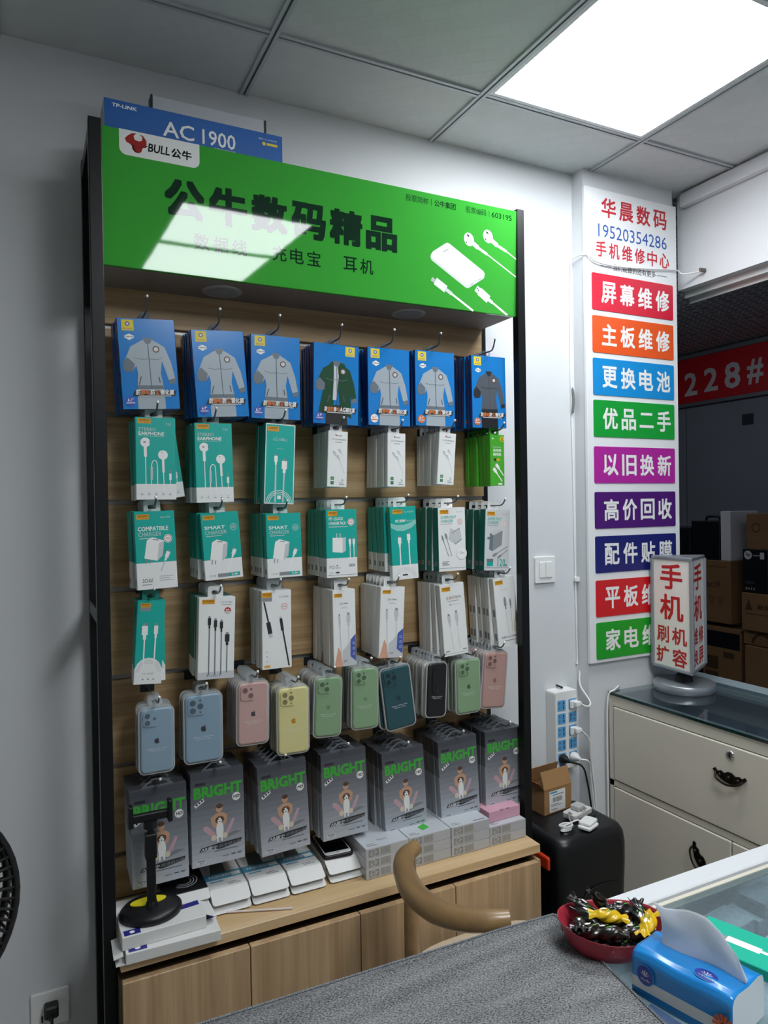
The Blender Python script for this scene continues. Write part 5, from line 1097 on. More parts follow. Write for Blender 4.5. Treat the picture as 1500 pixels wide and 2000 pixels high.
# white cable stapled beside the pillar and strung over to the lintel
CB = WHITEP
pts = [(2.197, 1.792, 2.379), (2.15, 1.845, 2.377), at(1318, 527.5, 1.8545), at(1255, 524.5, 1.8545), at(1200, 519.5, 1.8545), at(1165, 511, 1.8545), (1.705, 1.858, 2.388), (1.695, 1.90, 2.392), (1.693, 1.925, 2.36), (1.691, 1.9285, 2.10), (1.691, 1.9285, 1.90), (1.695, 1.9285, 1.70), (1.697, 1.9285, 1.50), (1.699, 1.9285, 1.25), (1.702, 1.9285, 1.02), (1.695, 1.922, 0.99)]
o = MB().tube(spline(pts, 6), 0.0028, 8).build('white_cable', CB); tag(o, 'white cable strung across the sign board and down the wall corner', 'cable')
o = MB().tube(spline([(1.692, 1.9235, 1.95), (1.694, 1.920, 1.91), (1.690, 1.920, 1.87), (1.6905, 1.923, 1.86)], 5), [0.001] + [0.0045] * 14 + [0.002], 8).build('cable_tie', mat('tie_grey', '6f7274', 0.5)); tag(o, 'dark grey tie on the white cable beside the pillar', 'cable tie')
o = MB().prism(rrect(-0.010, 0.010, -0.008, 0.008, 0.003), -0.008, 0.0).build('cable_clip', WHITEP, bevel=0.001); o.location = (1.699, 1.925, 1.285); tag(o, 'small white cable clip halfway down the wall corner', 'cable clip')
o = MB().box(-0.03, -0.0002, -0.004, 0.004, -0.003, 0.009).build('hook_nail', mat('rusty_steel', '6e625e', 0.5, 0.5), bevel=0.001); o.location = (2.2, 1.79, 2.377); tag(o, 'rusty bracket nailed to the wall above the opening', 'bracket')

# ================================================================== cream drawer chest with glass top
CH = thing('drawer_chest', 'cream drawer chest with a glass top under the opening', 'chest', (0, 0, 0))
CREAMP = mat('chest_cream_paint', 'd6d0c2', 0.42, noise=0.015, nscale=6); CXF = 1.783; CY0, CY1 = 0.93, 1.8615
mb = MB().box(CXF + 0.018, 2.19, CY0 - 0.06, CY1, 0.0, 0.02)
mb.box(CXF, CXF + 0.018, CY0 - 0.06, CY1, 0.853, 0.889).box(CXF, CXF + 0.018, CY0 - 0.06, CY1, 0.578, 0.598).box(CXF, CXF + 0.018, CY0 - 0.06, CY1, 0, 0.06).box(CXF, CXF + 0.018, 1.843, CY1, 0.06, 0.853).box(CXF, CXF + 0.018, CY0 - 0.06, CY0, 0.06, 0.853)
mb.box(CXF + 0.0185, 2.19, CY1 - 0.018, CY1, 0.02, 0.889).box(CXF + 0.0185, 2.19, CY0 - 0.06, CY0 - 0.042, 0.02, 0.889).box(2.172, 2.19, CY0 - 0.04, CY1 - 0.02, 0.02, 0.889)
mb.build('carcass', CREAMP, CH)
MB().box(CXF + 0.0185, 1.82, CY0 - 0.04, CY1 - 0.02, 0.878, 0.889).box(2.13, 2.171, CY0 - 0.04, CY1 - 0.02, 0.878, 0.889).build('top_rim', mat('chest_rim', 'aab3ac', 0.45), CH)
MB().box(1.821, 2.129, CY0 - 0.04, CY1 - 0.02, 0.80, 0.806).build('display_well', mat('well_navy_felt', '2b3848', 0.8), CH)
d1 = MB().box(CXF - 0.004, CXF + 0.0175, CY0 + 0.003, 1.840, 0.601, 0.850).build('drawer', CREAMP, CH, bevel=0.003)
d2 = MB().box(CXF - 0.004, CXF + 0.0175, 1.3855, 1.840, 0.063, 0.575).build('door', CREAMP, CH, bevel=0.003)
d3 = MB().box(CXF - 0.004, CXF + 0.0175, CY0 + 0.003, 1.3825, 0.063, 0.575).build('door', CREAMP, CH, bevel=0.003)
lk = MB().lathe([(0.013, 0), (0.013, 0.003), (0.009, 0.0045)], 20).build('lock', CHROME, d1); lk.rotation_euler = (0, R(-90), 0); lk.location = (CXF - 0.0042, 1.383, 0.825)
MB().box(CXF - 0.0095, CXF - 0.0086, 1.381, 1.385, 0.819, 0.831).build('keyhole', BLACKP, d1)
BRZ = mat('handle_bronze', '2e2722', 0.35, 0.8)
def handle(parent, y, z, rot):
    mb = MB(); mb.T = Matrix.Translation((CXF - 0.0045, y, z)) @ Matrix.Rotation(R(rot), 4, 'X')
    out = [(-0.055, 0.012), (-0.048, 0.017), (-0.040, 0.010), (-0.030, 0.014), (-0.018, 0.010), (-0.006, 0.017), (0.006, 0.017), (0.018, 0.010), (0.030, 0.014), (0.040, 0.010), (0.048, 0.017), (0.055, 0.012), (0.046, 0.002), (0.030, -0.008), (0.014, -0.014), (0, -0.016), (-0.014, -0.014), (-0.030, -0.008), (-0.046, 0.002)]
    mb.prism(list(reversed(out)), -0.004, 0.0, 'x')
    mb.tube(spline([(-0.004, -0.045, 0.006), (-0.016, -0.035, -0.006), (-0.020, 0, -0.014), (-0.016, 0.035, -0.006), (-0.004, 0.045, 0.006)], 6), 0.003, 8)
    for q in (-0.03, 0.0, 0.03): mb.ball((-0.006, q, 0.002), 0.006, 8)
    mb.build('handle', BRZ, parent)
handle(d1, 1.385, 0.757, 0); handle(d2, 1.4875, 0.475, 52)
GLS = glassy('green_edged_glass', 'd6dee2', 0.6, 0.0, 0.05, (150, 170, 185))
gt = thing('glass_sheet', 'thick green-edged glass sheet covering the cream drawer chest', 'glass top', (0, 0, 0))
MB().box(CXF - 0.004, 2.198, CY0 - 0.06, 1.8605, 0.8895, 0.8985).build('pane', GLS, gt)
MB().box(CXF - 0.0052, CXF - 0.0042, CY0 - 0.06, 1.8605, 0.8895, 0.8985).box(CXF - 0.005, CXF + 0.05, 1.8606, 1.8616, 0.8895, 0.8985).build('edge', mat('glass_edge_green', '0f2b28', 0.15), gt)
o = MB().tube(spline([atz(1272, 1328, 0.905), atz(1225, 1330, 0.905), (1.80, 1.852, 0.904), (1.772, 1.855, 0.88), (1.768, 1.857, 0.75), (1.7695, 1.8585, 0.62), (1.77, 1.8585, 0.45)], 8), 0.003, 8).build('sign_cord', WHITEP); tag(o, 'white cord running from the revolving sign base down beside the chest', 'cable')

# revolving three-sided sign
lb = thing('revolving_sign', 'three-sided white phone-repair sign with red lettering on a silver base', 'sign', (2.022, 1.752, 0.899))
SILV = mat('brushed_silver', 'a9b0b6', 0.35, 0.7); SFACE = mat('sign_face_cream', 'efece4', 0.35)
MB().lathe([(0.098, 0.0), (0.10, 0.003), (0.10, 0.026), (0.097, 0.029), (0.0, 0.0295)], 48).build('base', SILV, lb)
MB().lathe([(0.03, 0.0295), (0.026, 0.05), (0.02, 0.056)], 20).build('spindle', BLACKP, lb)
VE, VL, VR = Vector((-0.064, -0.092, 0)), Vector((-0.048, 0.097, 0)), Vector((0.105, -0.005, 0))
zb0, zt0 = 0.070, 0.462
tri = [VE, VR, VL]
cen = sum(tri, Vector()) / 3
def shrink(k): return [((v - cen) * k + cen) for v in tri]
mb = MB(); mb.prism([(v.x, v.y) for v in shrink(0.93)], zb0 + 0.01, zt0 - 0.01, 'z'); mb.build('lamp_box', SFACE, lb)
for z_ in (zt0 - 0.012, zb0): MB().prism([(v.x, v.y) for v in tri], z_, z_ + 0.012, 'z').build('end_cap', SILV, lb, bevel=0.003)
for v in tri:
    q = (v - cen) * 0.955 + cen; MB().tube([(q.x, q.y, zb0 + 0.011), (q.x, q.y, zt0 - 0.011)], 0.0075, 10).build('corner_strip', SILV, lb)
def face_text(A, B, rows):
    A, B = (A - cen) * 0.93 + cen, (B - cen) * 0.93 + cen
    u = (B - A); Lx = u.length; u.normalize(); nrm = Vector((u.y, -u.x, 0))
    if nrm.dot((A + B) / 2 - cen) < 0: nrm = -nrm
    p = Print(Lx, zt0 - zb0, 0, 0, 0)
    for t, x0, y0, x1, y1 in rows: p.text(t, x0, y0, x1, y1, mat('sign_red_ink', 'c01f22', 0.45), 0.02)
    q = MB(); q.v = [tuple(A + u * x + nrm * (0.0004 - y) + Vector((0, 0, zb0 + z))) for x, y, z in p.mb.v]; q.f = p.mb.f; q.m = p.mb.m; q.sm = p.mb.sm
    link('lettering', q.mesh('lettering', p.mats, fix=False), lb)
face_text(VL, VE, [('手', 0.20, 0.71, 0.78, 0.935), ('机', 0.19, 0.44, 0.80, 0.665), ('刷', 0.10, 0.235, 0.42, 0.385), ('机', 0.50, 0.235, 0.88, 0.385), ('扩', 0.08, 0.055, 0.42, 0.20), ('容', 0.50, 0.045, 0.88, 0.20)])
face_text(VE, VR, [('手', 0.20, 0.71, 0.80, 0.935), ('机', 0.20, 0.44, 0.80, 0.665), ('维', 0.10, 0.235, 0.46, 0.385), ('修', 0.54, 0.235, 0.90, 0.385), ('换', 0.10, 0.055, 0.46, 0.20), ('屏', 0.54, 0.055, 0.90, 0.20)])

# ================================================================== chair
cr = thing('armchair', 'wooden horn-back chair with a cream seat between counter and cabinet', 'chair', (0, 0, 0))
OAK = wood('chair_oak', '7d6140', '98794f', 1, 0.38, 0.5, 0.3)
rp = [(0.795, 1.468, 0.746), (0.755, 1.44, 0.746), (0.726, 1.385, 0.742), (0.709, 1.31, 0.738), (0.716, 1.235, 0.738), (0.742, 1.180, 0.742), (0.777, 1.143, 0.748), (0.815, 1.122, 0.752)]
sp2 = spline(rp, 6); k = len(sp2)
rad = [0.0175 + 0.0095 * math.sin(math.pi * min(1, i / (k - 1))) for i in range(k)]
mb = MB().tube(sp2, rad, 14, flat=[1.0 - 0.12 * math.sin(math.pi * i / (k - 1)) for i in range(k)]); mb.ball(sp2[0], rad[0], 12)
mb.build('back_rail', OAK, cr)
for (x, y, tx, ty) in ((0.780, 1.455, 0.772, 1.448), (0.772, 1.148, 0.785, 1.140)): MB().tube([(x, y, 0), (x, y, 0.42), ((x + tx) / 2, (y + ty) / 2, 0.60), (tx, ty, 0.742)], [0.013, 0.0185, 0.017, 0.014], 12).build('leg', OAK, cr)
for (x, y) in ((1.155, 1.470), (1.155, 1.14)): MB().tube([(x + 0.01, y, 0), (x, y, 0.43)], [0.012, 0.018], 12).build('leg', OAK, cr)
MB().box(0.79, 1.15, 1.455, 1.475, 0.40, 0.435).box(0.79, 1.15, 1.13, 1.15, 0.40, 0.435).box(0.775, 0.795, 1.16, 1.45, 0.40, 0.435).box(1.145, 1.165, 1.16, 1.46, 0.40, 0.435).build('seat_frame', OAK, cr, bevel=0.003)
def se(u, v):
    a = 2 * math.pi * u; c, s = math.cos(a), math.sin(a); e = 0.55
    r = v; return (0.985 + 0.215 * r * math.copysign(abs(c) ** e, c), 1.305 + 0.232 * r * math.copysign(abs(s) ** e, s), 0.476 - 0.018 * max(0, r - 0.8) / 0.2 + (0.0 if r <= 1 else 0))
mb = MB(); mb.grid(lambda u, v: se(u, v), 40, 8, closed_u=True); mb.grid(lambda u, v: (se(u, 1)[0] * (1 - 0.02 * v) + 0.985 * 0.02 * v, se(u, 1)[1], 0.458 - 0.022 * v), 40, 3, closed_u=True)
mb.build('seat', mat('seat_cream', 'd3c0a6', 0.55), cr)

# ================================================================== foreground glass counter
ZK = 0.92
ct = thing('glass_counter', 'glass display counter with white top frame in the foreground', 'counter', (0, 0, 0))
CWH = mat('counter_white', 'dcdfe2', 0.3); kx0, kx1, ky0, ky1 = -0.75, 1.72, 0.30, 0.860
MB().box(kx0, kx1, ky1 - 0.040, ky1, ZK - 0.022, ZK).box(kx0, kx1, ky0, ky0 + 0.04, ZK - 0.022, ZK).box(kx0, kx0 + 0.04, ky0 + 0.0405, ky1 - 0.0405, ZK - 0.022, ZK).box(kx1 - 0.04, kx1, ky0 + 0.0405, ky1 - 0.0405, ZK - 0.022, ZK).build('top_frame', CWH, ct, bevel=0.002)
MB().box(kx0 + 0.005, kx1 - 0.005, ky1 - 0.016, ky1 - 0.006, 0.06, ZK - 0.0225).box(kx0 + 0.005, kx0 + 0.015, ky0 + 0.006, ky1 - 0.017, 0.06, ZK - 0.0225).box(kx1 - 0.015, kx1 - 0.005, ky0 + 0.006, ky1 - 0.017, 0.06, ZK - 0.0225).box(kx0 + 0.016, kx1 - 0.016, ky0 + 0.006, ky0 + 0.016, 0.06, ZK - 0.0225).build('side_panels', CWH, ct)
MB().box(kx0 + 0.016, kx1 - 0.016, ky0 + 0.017, ky1 - 0.017, 0.795, 0.803).build('shelf', mat('counter_shelf', 'd0d6d9', 0.4), ct)
MB().box(kx0, kx1, ky0, ky1, 0, 0.0595).build('plinth', CWH, ct)
MB().box(kx0 + 0.0405, kx1 - 0.0405, ky0 + 0.0405, ky1 - 0.0555, ZK - 0.009, ZK - 0.002).build('top_glass', glassy('counter_glass', 'e6eef0', 0.5, 0.0, 0.10, (205, 216, 222)), ct)
MB().box(kx0 + 0.0405, kx1 - 0.0405, ky1 - 0.0550, ky1 - 0.0480, ZK - 0.012, ZK - 0.001).build('sealing_strip', mat('seal_cream', 'd8d2c2', 0.5), ct)
MB().box(kx0 + 0.0405, kx1 - 0.0405, ky1 - 0.0475, ky1 - 0.0405, ZK - 0.020, ZK - 0.010).build('channel', mat('channel_grey', '8c8f93', 0.5), ct)
# boxes inside the showcase
GBX = mat('boxed_stock_grey', 'b7c0c6', 0.45); GBD = mat('boxed_stock_dark', '8d979d', 0.45)
for i, (x, y, sx, sy, z0, z1, rz, m_, lab) in enumerate([
    (1.000, 0.790, 0.075, 0.050, 0.8035, 0.872, 6, GBX, 'pale grey box inside the counter, left one under the glass'),
    (1.085, 0.795, 0.080, 0.055, 0.8035, 0.868, 4, GBX, 'pale grey box inside the counter, base of the two-box stack'),
    (1.090, 0.788, 0.066, 0.045, 0.8685, 0.893, 6, GBD, 'smaller grey box on top of the stack inside the counter'),
    (0.925, 0.795, 0.065, 0.045, 0.8035, 0.835, 0, GBD, 'flat grey box inside the counter beside the taller ones'),
    (1.065, 0.718, 0.095, 0.060, 0.8035, 0.862, 16, mat('boxed_stock_white', 'e3e5ea', 0.4), 'white box inside the counter at the right edge'),
    (0.83, 0.50, 0.12, 0.05, 0.8035, 0.83, 8, mat('boxed_stock_navy', '1d3158', 0.4), 'navy box inside the counter beside the tissue pack'),
    (0.66, 0.58, 0.05, 0.10, 0.8035, 0.845, 10, mat('boxed_stock_navy', '1d3158', 0.4), 'navy box inside the counter under the tissue pack corner'),
    (0.735, 0.700, 0.09, 0.06, 0.8035, 0.84, 8, mat('boxed_stock_blue', '3b66a8', 0.4), 'blue box inside the counter under the candy bowl'),
    (0.86, 0.785, 0.05, 0.04, 0.8035, 0.88, 0, mat('boxed_stock_white', 'e3e5ea', 0.4), 'white box inside the counter behind the candy bowl')]):
    t = thing('stock_box', lab, 'box', (x, y, z0), (0, 0, R(rz)), 'boxes inside the glass counter')
    MB().box(-sx / 2, sx / 2, -sy / 2, sy / 2, 0, (z1 - z0) * 0.62).build('box_body', m_, t, bevel=0.001)
    MB().box(-sx / 2 - 0.001, sx / 2 + 0.001, -sy / 2 - 0.001, sy / 2 + 0.001, (z1 - z0) * 0.62 + 0.0005, z1 - z0).build('lid', m_, t, bevel=0.001)

# grey woven mat with whipped edge
m = bpy.data.materials.new('mat_tweed'); m.use_nodes = True; nt = m.node_tree; b = nt.nodes['Principled BSDF']; b.inputs['Roughness'].default_value = 0.95; b.inputs['Specular IOR Level'].default_value = 0.1
tc = nt.nodes.new('ShaderNodeTexCoord'); mp = nt.nodes.new('ShaderNodeMapping'); mp.inputs['Scale'].default_value = (330, 700, 330); mp.inputs['Rotation'].default_value = (0, 0, R(35))
n1 = nt.nodes.new('ShaderNodeTexNoise'); n1.inputs['Scale'].default_value = 1.0; n1.inputs['Detail'].default_value = 3
mp3 = nt.nodes.new('ShaderNodeMapping'); mp3.inputs['Scale'].default_value = (9, 60, 9); n3 = nt.nodes.new('ShaderNodeTexNoise'); n3.inputs['Scale'].default_value = 1.0
nt.links.new(tc.outputs['Object'], mp3.inputs['Vector']); nt.links.new(mp3.outputs['Vector'], n3.inputs['Vector'])
nt.links.new(tc.outputs['Object'], mp.inputs['Vector']); nt.links.new(mp.outputs['Vector'], n1.inputs['Vector'])
ma = nt.nodes.new('ShaderNodeMath'); ma.operation = 'MULTIPLY_ADD'; ma.inputs[1].default_value = 0.22; nt.links.new(n3.outputs['Fac'], ma.inputs[0]); nt.links.new(n1.outputs['Fac'], ma.inputs[2])
rr = nt.nodes.new('ShaderNodeValToRGB'); rr.color_ramp.elements[0].position = 0.44; rr.color_ramp.elements[1].position = 0.80
rr.color_ramp.elements[0].color = lin('3c3d3f') + (1,); rr.color_ramp.elements[1].color = lin('a2a3a4') + (1,)
nt.links.new(ma.outputs[0], rr.inputs['Fac']); nt.links.new(rr.outputs['Color'], b.inputs['Base Color'])
bp = nt.nodes.new('ShaderNodeBump'); bp.inputs['Strength'].default_value = 0.7; bp.inputs['Distance'].default_value = 0.003; nt.links.new(n1.outputs['Fac'], bp.inputs['Height']); nt.links.new(bp.outputs['Normal'], b.inputs['Normal'])
MATT = m
c0 = Vector((0.704, 0.856, 0)); ang = math.atan2(0.036, -0.554); ud = Vector((math.cos(ang), math.sin(ang), 0)); vd = Vector((-0.075, -0.52, 0)).normalized()
mtt = thing('counter_mat', 'grey tweed mat with whipped edges lying on the glass counter', 'mat', (0, 0, 0))
def mp_(u, v):
    q = c0 + ud * (u * 1.30) + vd * (v * 0.52); over = max(0.0, q.y - 0.862)
    return (q.x, q.y - over * 0.1, ZK + 0.0045 - over * 0.35)
mb = MB(); mb.grid(mp_, 40, 24); mb.grid(lambda u, v: tuple(Vector(mp_(u, v)) - Vector((0, 0, 0.0038))), 40, 24); mb.build('weave', MATT, mtt)
ed = MB(); N = 260; ym = []
def tuft(c, d, out):
    ed.tube([c - out * 0.001 + Vector((0, 0, -0.0025)), c + out * 0.0028 + d * 0.0010, c + Vector((0, 0, 0.0022)) + d * 0.002], [0.0016, 0.0021, 0.0014], 5, caps=True)
for i in range(N):
    u = i / N; q = Vector(mp_(u * 0.62, 0)) ; tuft(q, ud, -vd)
for i in range(150):
    v = i / 150; q = Vector(mp_(0, v)); tuft(q, vd, -ud)
o = ed.build('whipped_edge', mat('edge_yarn', '8a9097', 0.95, noise=0.25, nscale=300), mtt, fix=False); o['kind'] = 'stuff'

# candy bowl
bc = Vector((0.7270, 0.763, ZK)); bw = thing('candy_bowl', 'red oval plastic bowl full of wrapped candies', 'bowl', bc, (0, 0, R(-24)))
BOWL = mat('bowl_red', 'a8303f', 0.35)
def bowlf(u, v):
    a = 2 * math.pi * u
    prof = [(0.62, 0.0), (0.72, 0.003), (0.86, 0.016), (0.97, 0.035), (1.0, 0.0400), (0.985, 0.0395), (0.93, 0.031), (0.82, 0.016), (0.66, 0.0055), (0.0, 0.005)]
    i = min(len(prof) - 2, int(v * (len(prof) - 1))); f = v * (len(prof) - 1) - i
    r = prof[i][0] * (1 - f) + prof[i + 1][0] * f; z = prof[i][1] * (1 - f) + prof[i + 1][1] * f
    lip = 0.004 * math.cos(2 * a) * (z / 0.040)
    return (0.074 * r * math.cos(a), 0.058 * r * math.sin(a), z + lip)
mb = MB(); mb.grid(bowlf, 44, 28, closed_u=True); mb.lathe([(0.62 * 0.058, 0.0), (0.0, 0.0005)], 44, sx=1.27); mb.build('bowl_shell', BOWL, bw)
CDK = mat('wrapper_black', '17110f', 0.28, coat=0.5); CYE = mat('wrapper_yellow', 'd8b012', 0.3, coat=0.5); CGR = mat('wrapper_green_leaf', '4e9a3a', 0.4)
def candy_mesh(key, m_, seed):
    """twist of wrapper: puffed middle, pinched necks, flat fanned ends with a saw-tooth edge"""
    rnd = random.Random(seed); mb = MB(); ph = rnd.uniform(0, 6)
    def f(u, v):
        x = -1 + 2 * v; a = 2 * math.pi * u; ax = abs(x); c, s_ = math.cos(a), math.sin(a)
        if ax < 0.62: k = math.sqrt(max(0.0, 1 - (ax / 0.74) ** 2.4)); ry, rz = 0.0105 * k, 0.0080 * k
        else:
            e = (ax - 0.62) / 0.38; ry, rz = 0.0058 + 0.0062 * e, 0.0030 * (1 - e) + 0.0003
        pl = 1 + (0.16 * math.sin(4 * a + 9 * x + ph) if ax < 0.62 else 0.0)
        tooth = 0.0016 * math.copysign(1, math.sin(14 * c)) if ax > 0.97 else 0.0
        wave = 0.0030 * ((ax - 0.62) / 0.38) * math.sin(7 * c + ph) if ax > 0.62 else 0.0
        return (0.0265 * x + math.copysign(tooth, x), ry * c * pl, rz * s_ * pl + wave)
    mb.grid(f, 28, 27, mi=0, closed_u=True); w_ = mb.mesh(key, m_)
    pr = MB()
    for q, (px, py, s, mi_) in enumerate(((-0.007, 0.001, 0.0046, 0), (0.002, -0.002, 0.0040, 1), (0.009, 0.002, 0.0028, 0), (-0.001, 0.004, 0.0022, 1))):
        pts = [(px + s * math.cos(t), py + s * 0.45 * math.sin(t + q)) for t in [2 * math.pi * i / 10 for i in range(10)]]
        pr.add([(a, b2, 0.0008 + 0.0080 * math.sqrt(max(0.02, 1 - (abs(a) / 0.0196) ** 2.4 - (b2 / 0.0118) ** 2)) * 1.08) for a, b2 in pts], [tuple(range(10))], mi_, True)
    return w_, pr.mesh(key + '_print', [WHITE, CGR], fix=False)
cdk = candy_mesh('black_wrapper', CDK, 1); cye = candy_mesh('yellow_wrapper', CYE, 2)
spots = [(-0.038, 0.008, 0.028, 20, 8), (-0.026, -0.020, 0.024, -30, -5), (-0.010, 0.026, 0.028, 75, 10), (0.018, 0.026, 0.028, -20, 0), (0.038, 0.010, 0.028, 50, -8), (0.036, -0.016, 0.026, -60, 6), (0.008, -0.030, 0.024, 5, 0), (-0.006, -0.002, 0.017, 35, 0), (0.018, 0.0, 0.017, -50, 0), (-0.046, -0.008, 0.044, 75, 18), (-0.026, 0.026, 0.046, -40, 25), (-0.002, 0.030, 0.053, 15, 48), (0.026, -0.027, 0.042, -15, 0), (-0.012, -0.027, 0.043, -25, -8), (0.026, 0.020, 0.048, 10, 14), (-0.030, 0.004, 0.047, -65, 5), (-0.034, -0.022, 0.044, 12, 10), (0.046, 0.008, 0.045, 80, -18)]
for i, (x, y, z, rz, ry) in enumerate(spots):
    t = thing('wrapped_candy', 'black wrapped candy with green leaf print, one of those heaped in the red bowl', 'candy', bw.matrix_basis @ Vector((x, y, z - 0.006)), (0, R(ry), R(rz - 24)), 'black wrapped candies in the red bowl')
    link('wrapper', cdk[0], t); link('print', cdk[1], t)
for (x, y, z, rz, ry, lab) in ((-0.004, -0.004, 0.053, -10, 6, 'yellow wrapped candy in the middle of the red bowl'), (0.046, -0.020, 0.050, 55, -6, 'yellow wrapped candy at the right side of the red bowl')):
    t = thing('wrapped_candy', lab, 'candy', bw.matrix_basis @ Vector((x, y, z - 0.006)), (0, R(ry), R(rz - 24)), 'yellow wrapped candies in the red bowl')
    o1 = link('wrapper', cye[0], t); link('print', cye[1], t)

# soft tissue pack
A_, B_ = Vector((0.684, 0.680, 0)), Vector((0.714, 0.556, 0)); C_, D_ = Vector((0.793, 0.574, 0)), Vector((0.752, 0.694, 0))
ts = thing('tissue_pack', 'blue and white soft tissue pack with a tissue pulled out', 'tissues', (0, 0, 0))
TBL = mat('tissue_blue', '1f86d2', 0.22, coat=0.4); TWH = mat('tissue_pack_white', 'dfe3e6', 0.3, coat=0.3); TDB = mat('tissue_logo_navy', '20349a', 0.3, coat=0.3); TOR = mat('tissue_flower_orange', 'd9622e', 0.4)
Hh = 0.056
def quad(u, v): return (A_ * (1 - u) + B_ * u) * (1 - v) + (D_ * (1 - u) + C_ * u) * v
def packf(u, v):
    # around the cross-section (u), along the length (v)
    loop = [(0.0, 0.0), (0.0, 0.25), (0.0, 0.30), (0.0, 0.85), (0.05, 0.97), (0.18, 1.03), (0.5, 1.0), (0.82, 1.03), (0.95, 0.97), (1.0, 0.85), (1.0, 0.3), (1.0, 0.0), (0.5, 0.0)]
    k = u * len(loop); i = int(k) % len(loop); f = k - int(k); a, b2 = loop[i], loop[(i + 1) % len(loop)]
    cx, cz = a[0] * (1 - f) + b2[0] * f, a[1] * (1 - f) + b2[1] * f
    puff = 1 + 0.05 * math.sin(math.pi * v); q = quad(v, 0.5 + (cx - 0.5) * puff); wv = 0.0015 * math.sin(9 * v + 3 * cx) * (1 if cz > 0.8 else 0)
    return (q.x, q.y, ZK + 0.0005 + cz * Hh * (0.97 + 0.05 * math.sin(math.pi * v)) + wv)
NU, NV = 52, 24; vs = [packf(i / NU, j / (NV - 1)) for j in range(NV) for i in range(NU)]
mb = MB()
for j in range(NV - 1):
    for i in range(NU):
        z = (vs[j * NU + i][2] + vs[j * NU + (i + 1) % NU][2]) / 2 - ZK; front = i < NU * 0.31
        mi_ = 1 if (0.010 < z < 0.022 + 0.012 * max(0, (j / NV - 0.5)) and front) else 0
        mb.add([vs[j * NU + i], vs[j * NU + (i + 1) % NU], vs[(j + 1) * NU + (i + 1) % NU], vs[(j + 1) * NU + i]], [(0, 1, 2, 3)], mi_, True)
mb.add(vs, [tuple(range(NU)), tuple(range((NV - 1) * NU, NV * NU))], 1)
me = mb.mesh('pack', [TBL, TWH]); bm = bmesh.new(); bm.from_mesh(me); bmesh.ops.remove_doubles(bm, verts=bm.verts, dist=1e-5); bmesh.ops.recalc_face_normals(bm, faces=bm.faces); bm.to_mesh(me); bm.free(); link('pack', me, ts)
u = (B_ - A_).normalized(); nrm = Vector((u.y, -u.x, 0)); nrm = nrm if nrm.dot(A_ - D_) > 0 else -nrm
def on_front(v, z, off=0.0035): q = A_ + (B_ - A_) * v + nrm * off; return Vector((q.x, q.y, ZK + z))
def badge(c, ux, uz, rx, rz, name):
    mb = MB(); N_ = 22
    mb.add([c + ux * rx * 1.14 * math.cos(t) + uz * rz * 1.14 * math.sin(t) for t in [2 * math.pi * i / N_ for i in range(N_)]], [tuple(range(N_))], 1)
    n_ = ux.cross(uz).normalized()
    n_ = n_ if n_.dot(Vector((0, 0, HC)) - c) > 0 else -n_
    mb.add([c + n_ * 0.0003 + ux * rx * math.cos(t) + uz * rz * math.sin(t) for t in [2 * math.pi * i / N_ for i in range(N_)]], [tuple(range(N_))], 0)
    for q in range(5):
        an = R(20 + 35 * q); d_ = ux * math.cos(an) * rx * 0.55 + uz * math.sin(an) * rz * 0.55
        mb.add([c + n_ * 0.0006 - uz * rz * 0.15, c + n_ * 0.0006 + d_ * 0.9 + ux * 0.0008, c + n_ * 0.0006 + d_ * 1.05, c + n_ * 0.0006 + d_ * 0.9 - ux * 0.0008], [(0, 1, 2, 3)], 2)
    vs_, fs_, _a = textmesh('Vinda', 0.02)
    mb.add([c + n_ * 0.0006 + ux * rx * (-0.6 + 1.2 * a) + uz * rz * (-0.62 + 0.3 * b2) for a, b2, _l in vs_], fs_, 2)
    mb.build(name, [TDB, TBL, WHITE], ts, fix=False)
badge(on_front(0.16, 0.033), u, Vector((0, 0, 1)), 0.0105, 0.0115, 'logo_badge')
tl = quad(0.70, 0.20); cc_ = Vector((tl.x, tl.y, ZK + Hh * 1.02 + 0.0022)); badge(cc_, u, (D_ - A_).normalized() * 0.9 + Vector((0, 0, 0.12)), 0.014, 0.009, 'logo_badge')
fl = MB(); fc = on_front(0.93, 0.022, 0.0036)
for q in range(14):
    a0 = 2 * math.pi * q / 14; fl.add([fc + (u * math.cos(a0 - 0.2) + Vector((0, 0, 1)) * math.sin(a0 - 0.2)) * 0.004, fc + (u * math.cos(a0 - 0.15) + Vector((0, 0, 1)) * math.sin(a0 - 0.15)) * 0.0135, fc + (u * math.cos(a0 + 0.15) + Vector((0, 0, 1)) * math.sin(a0 + 0.15)) * 0.0135, fc + (u * math.cos(a0 + 0.2) + Vector((0, 0, 1)) * math.sin(a0 + 0.2)) * 0.004], [(0, 1, 2, 3)], 0)
fl.add([fc + nrm * 0.0002 + (u * math.cos(t) + Vector((0, 0, 1)) * math.sin(t)) * 0.0042 for t in [2 * math.pi * i / 14 for i in range(14)]], [tuple(range(14))], 1)
fl.build('flower_print', [TOR, mat('flower_heart', '6a2c1c', 0.5)], ts, fix=False)
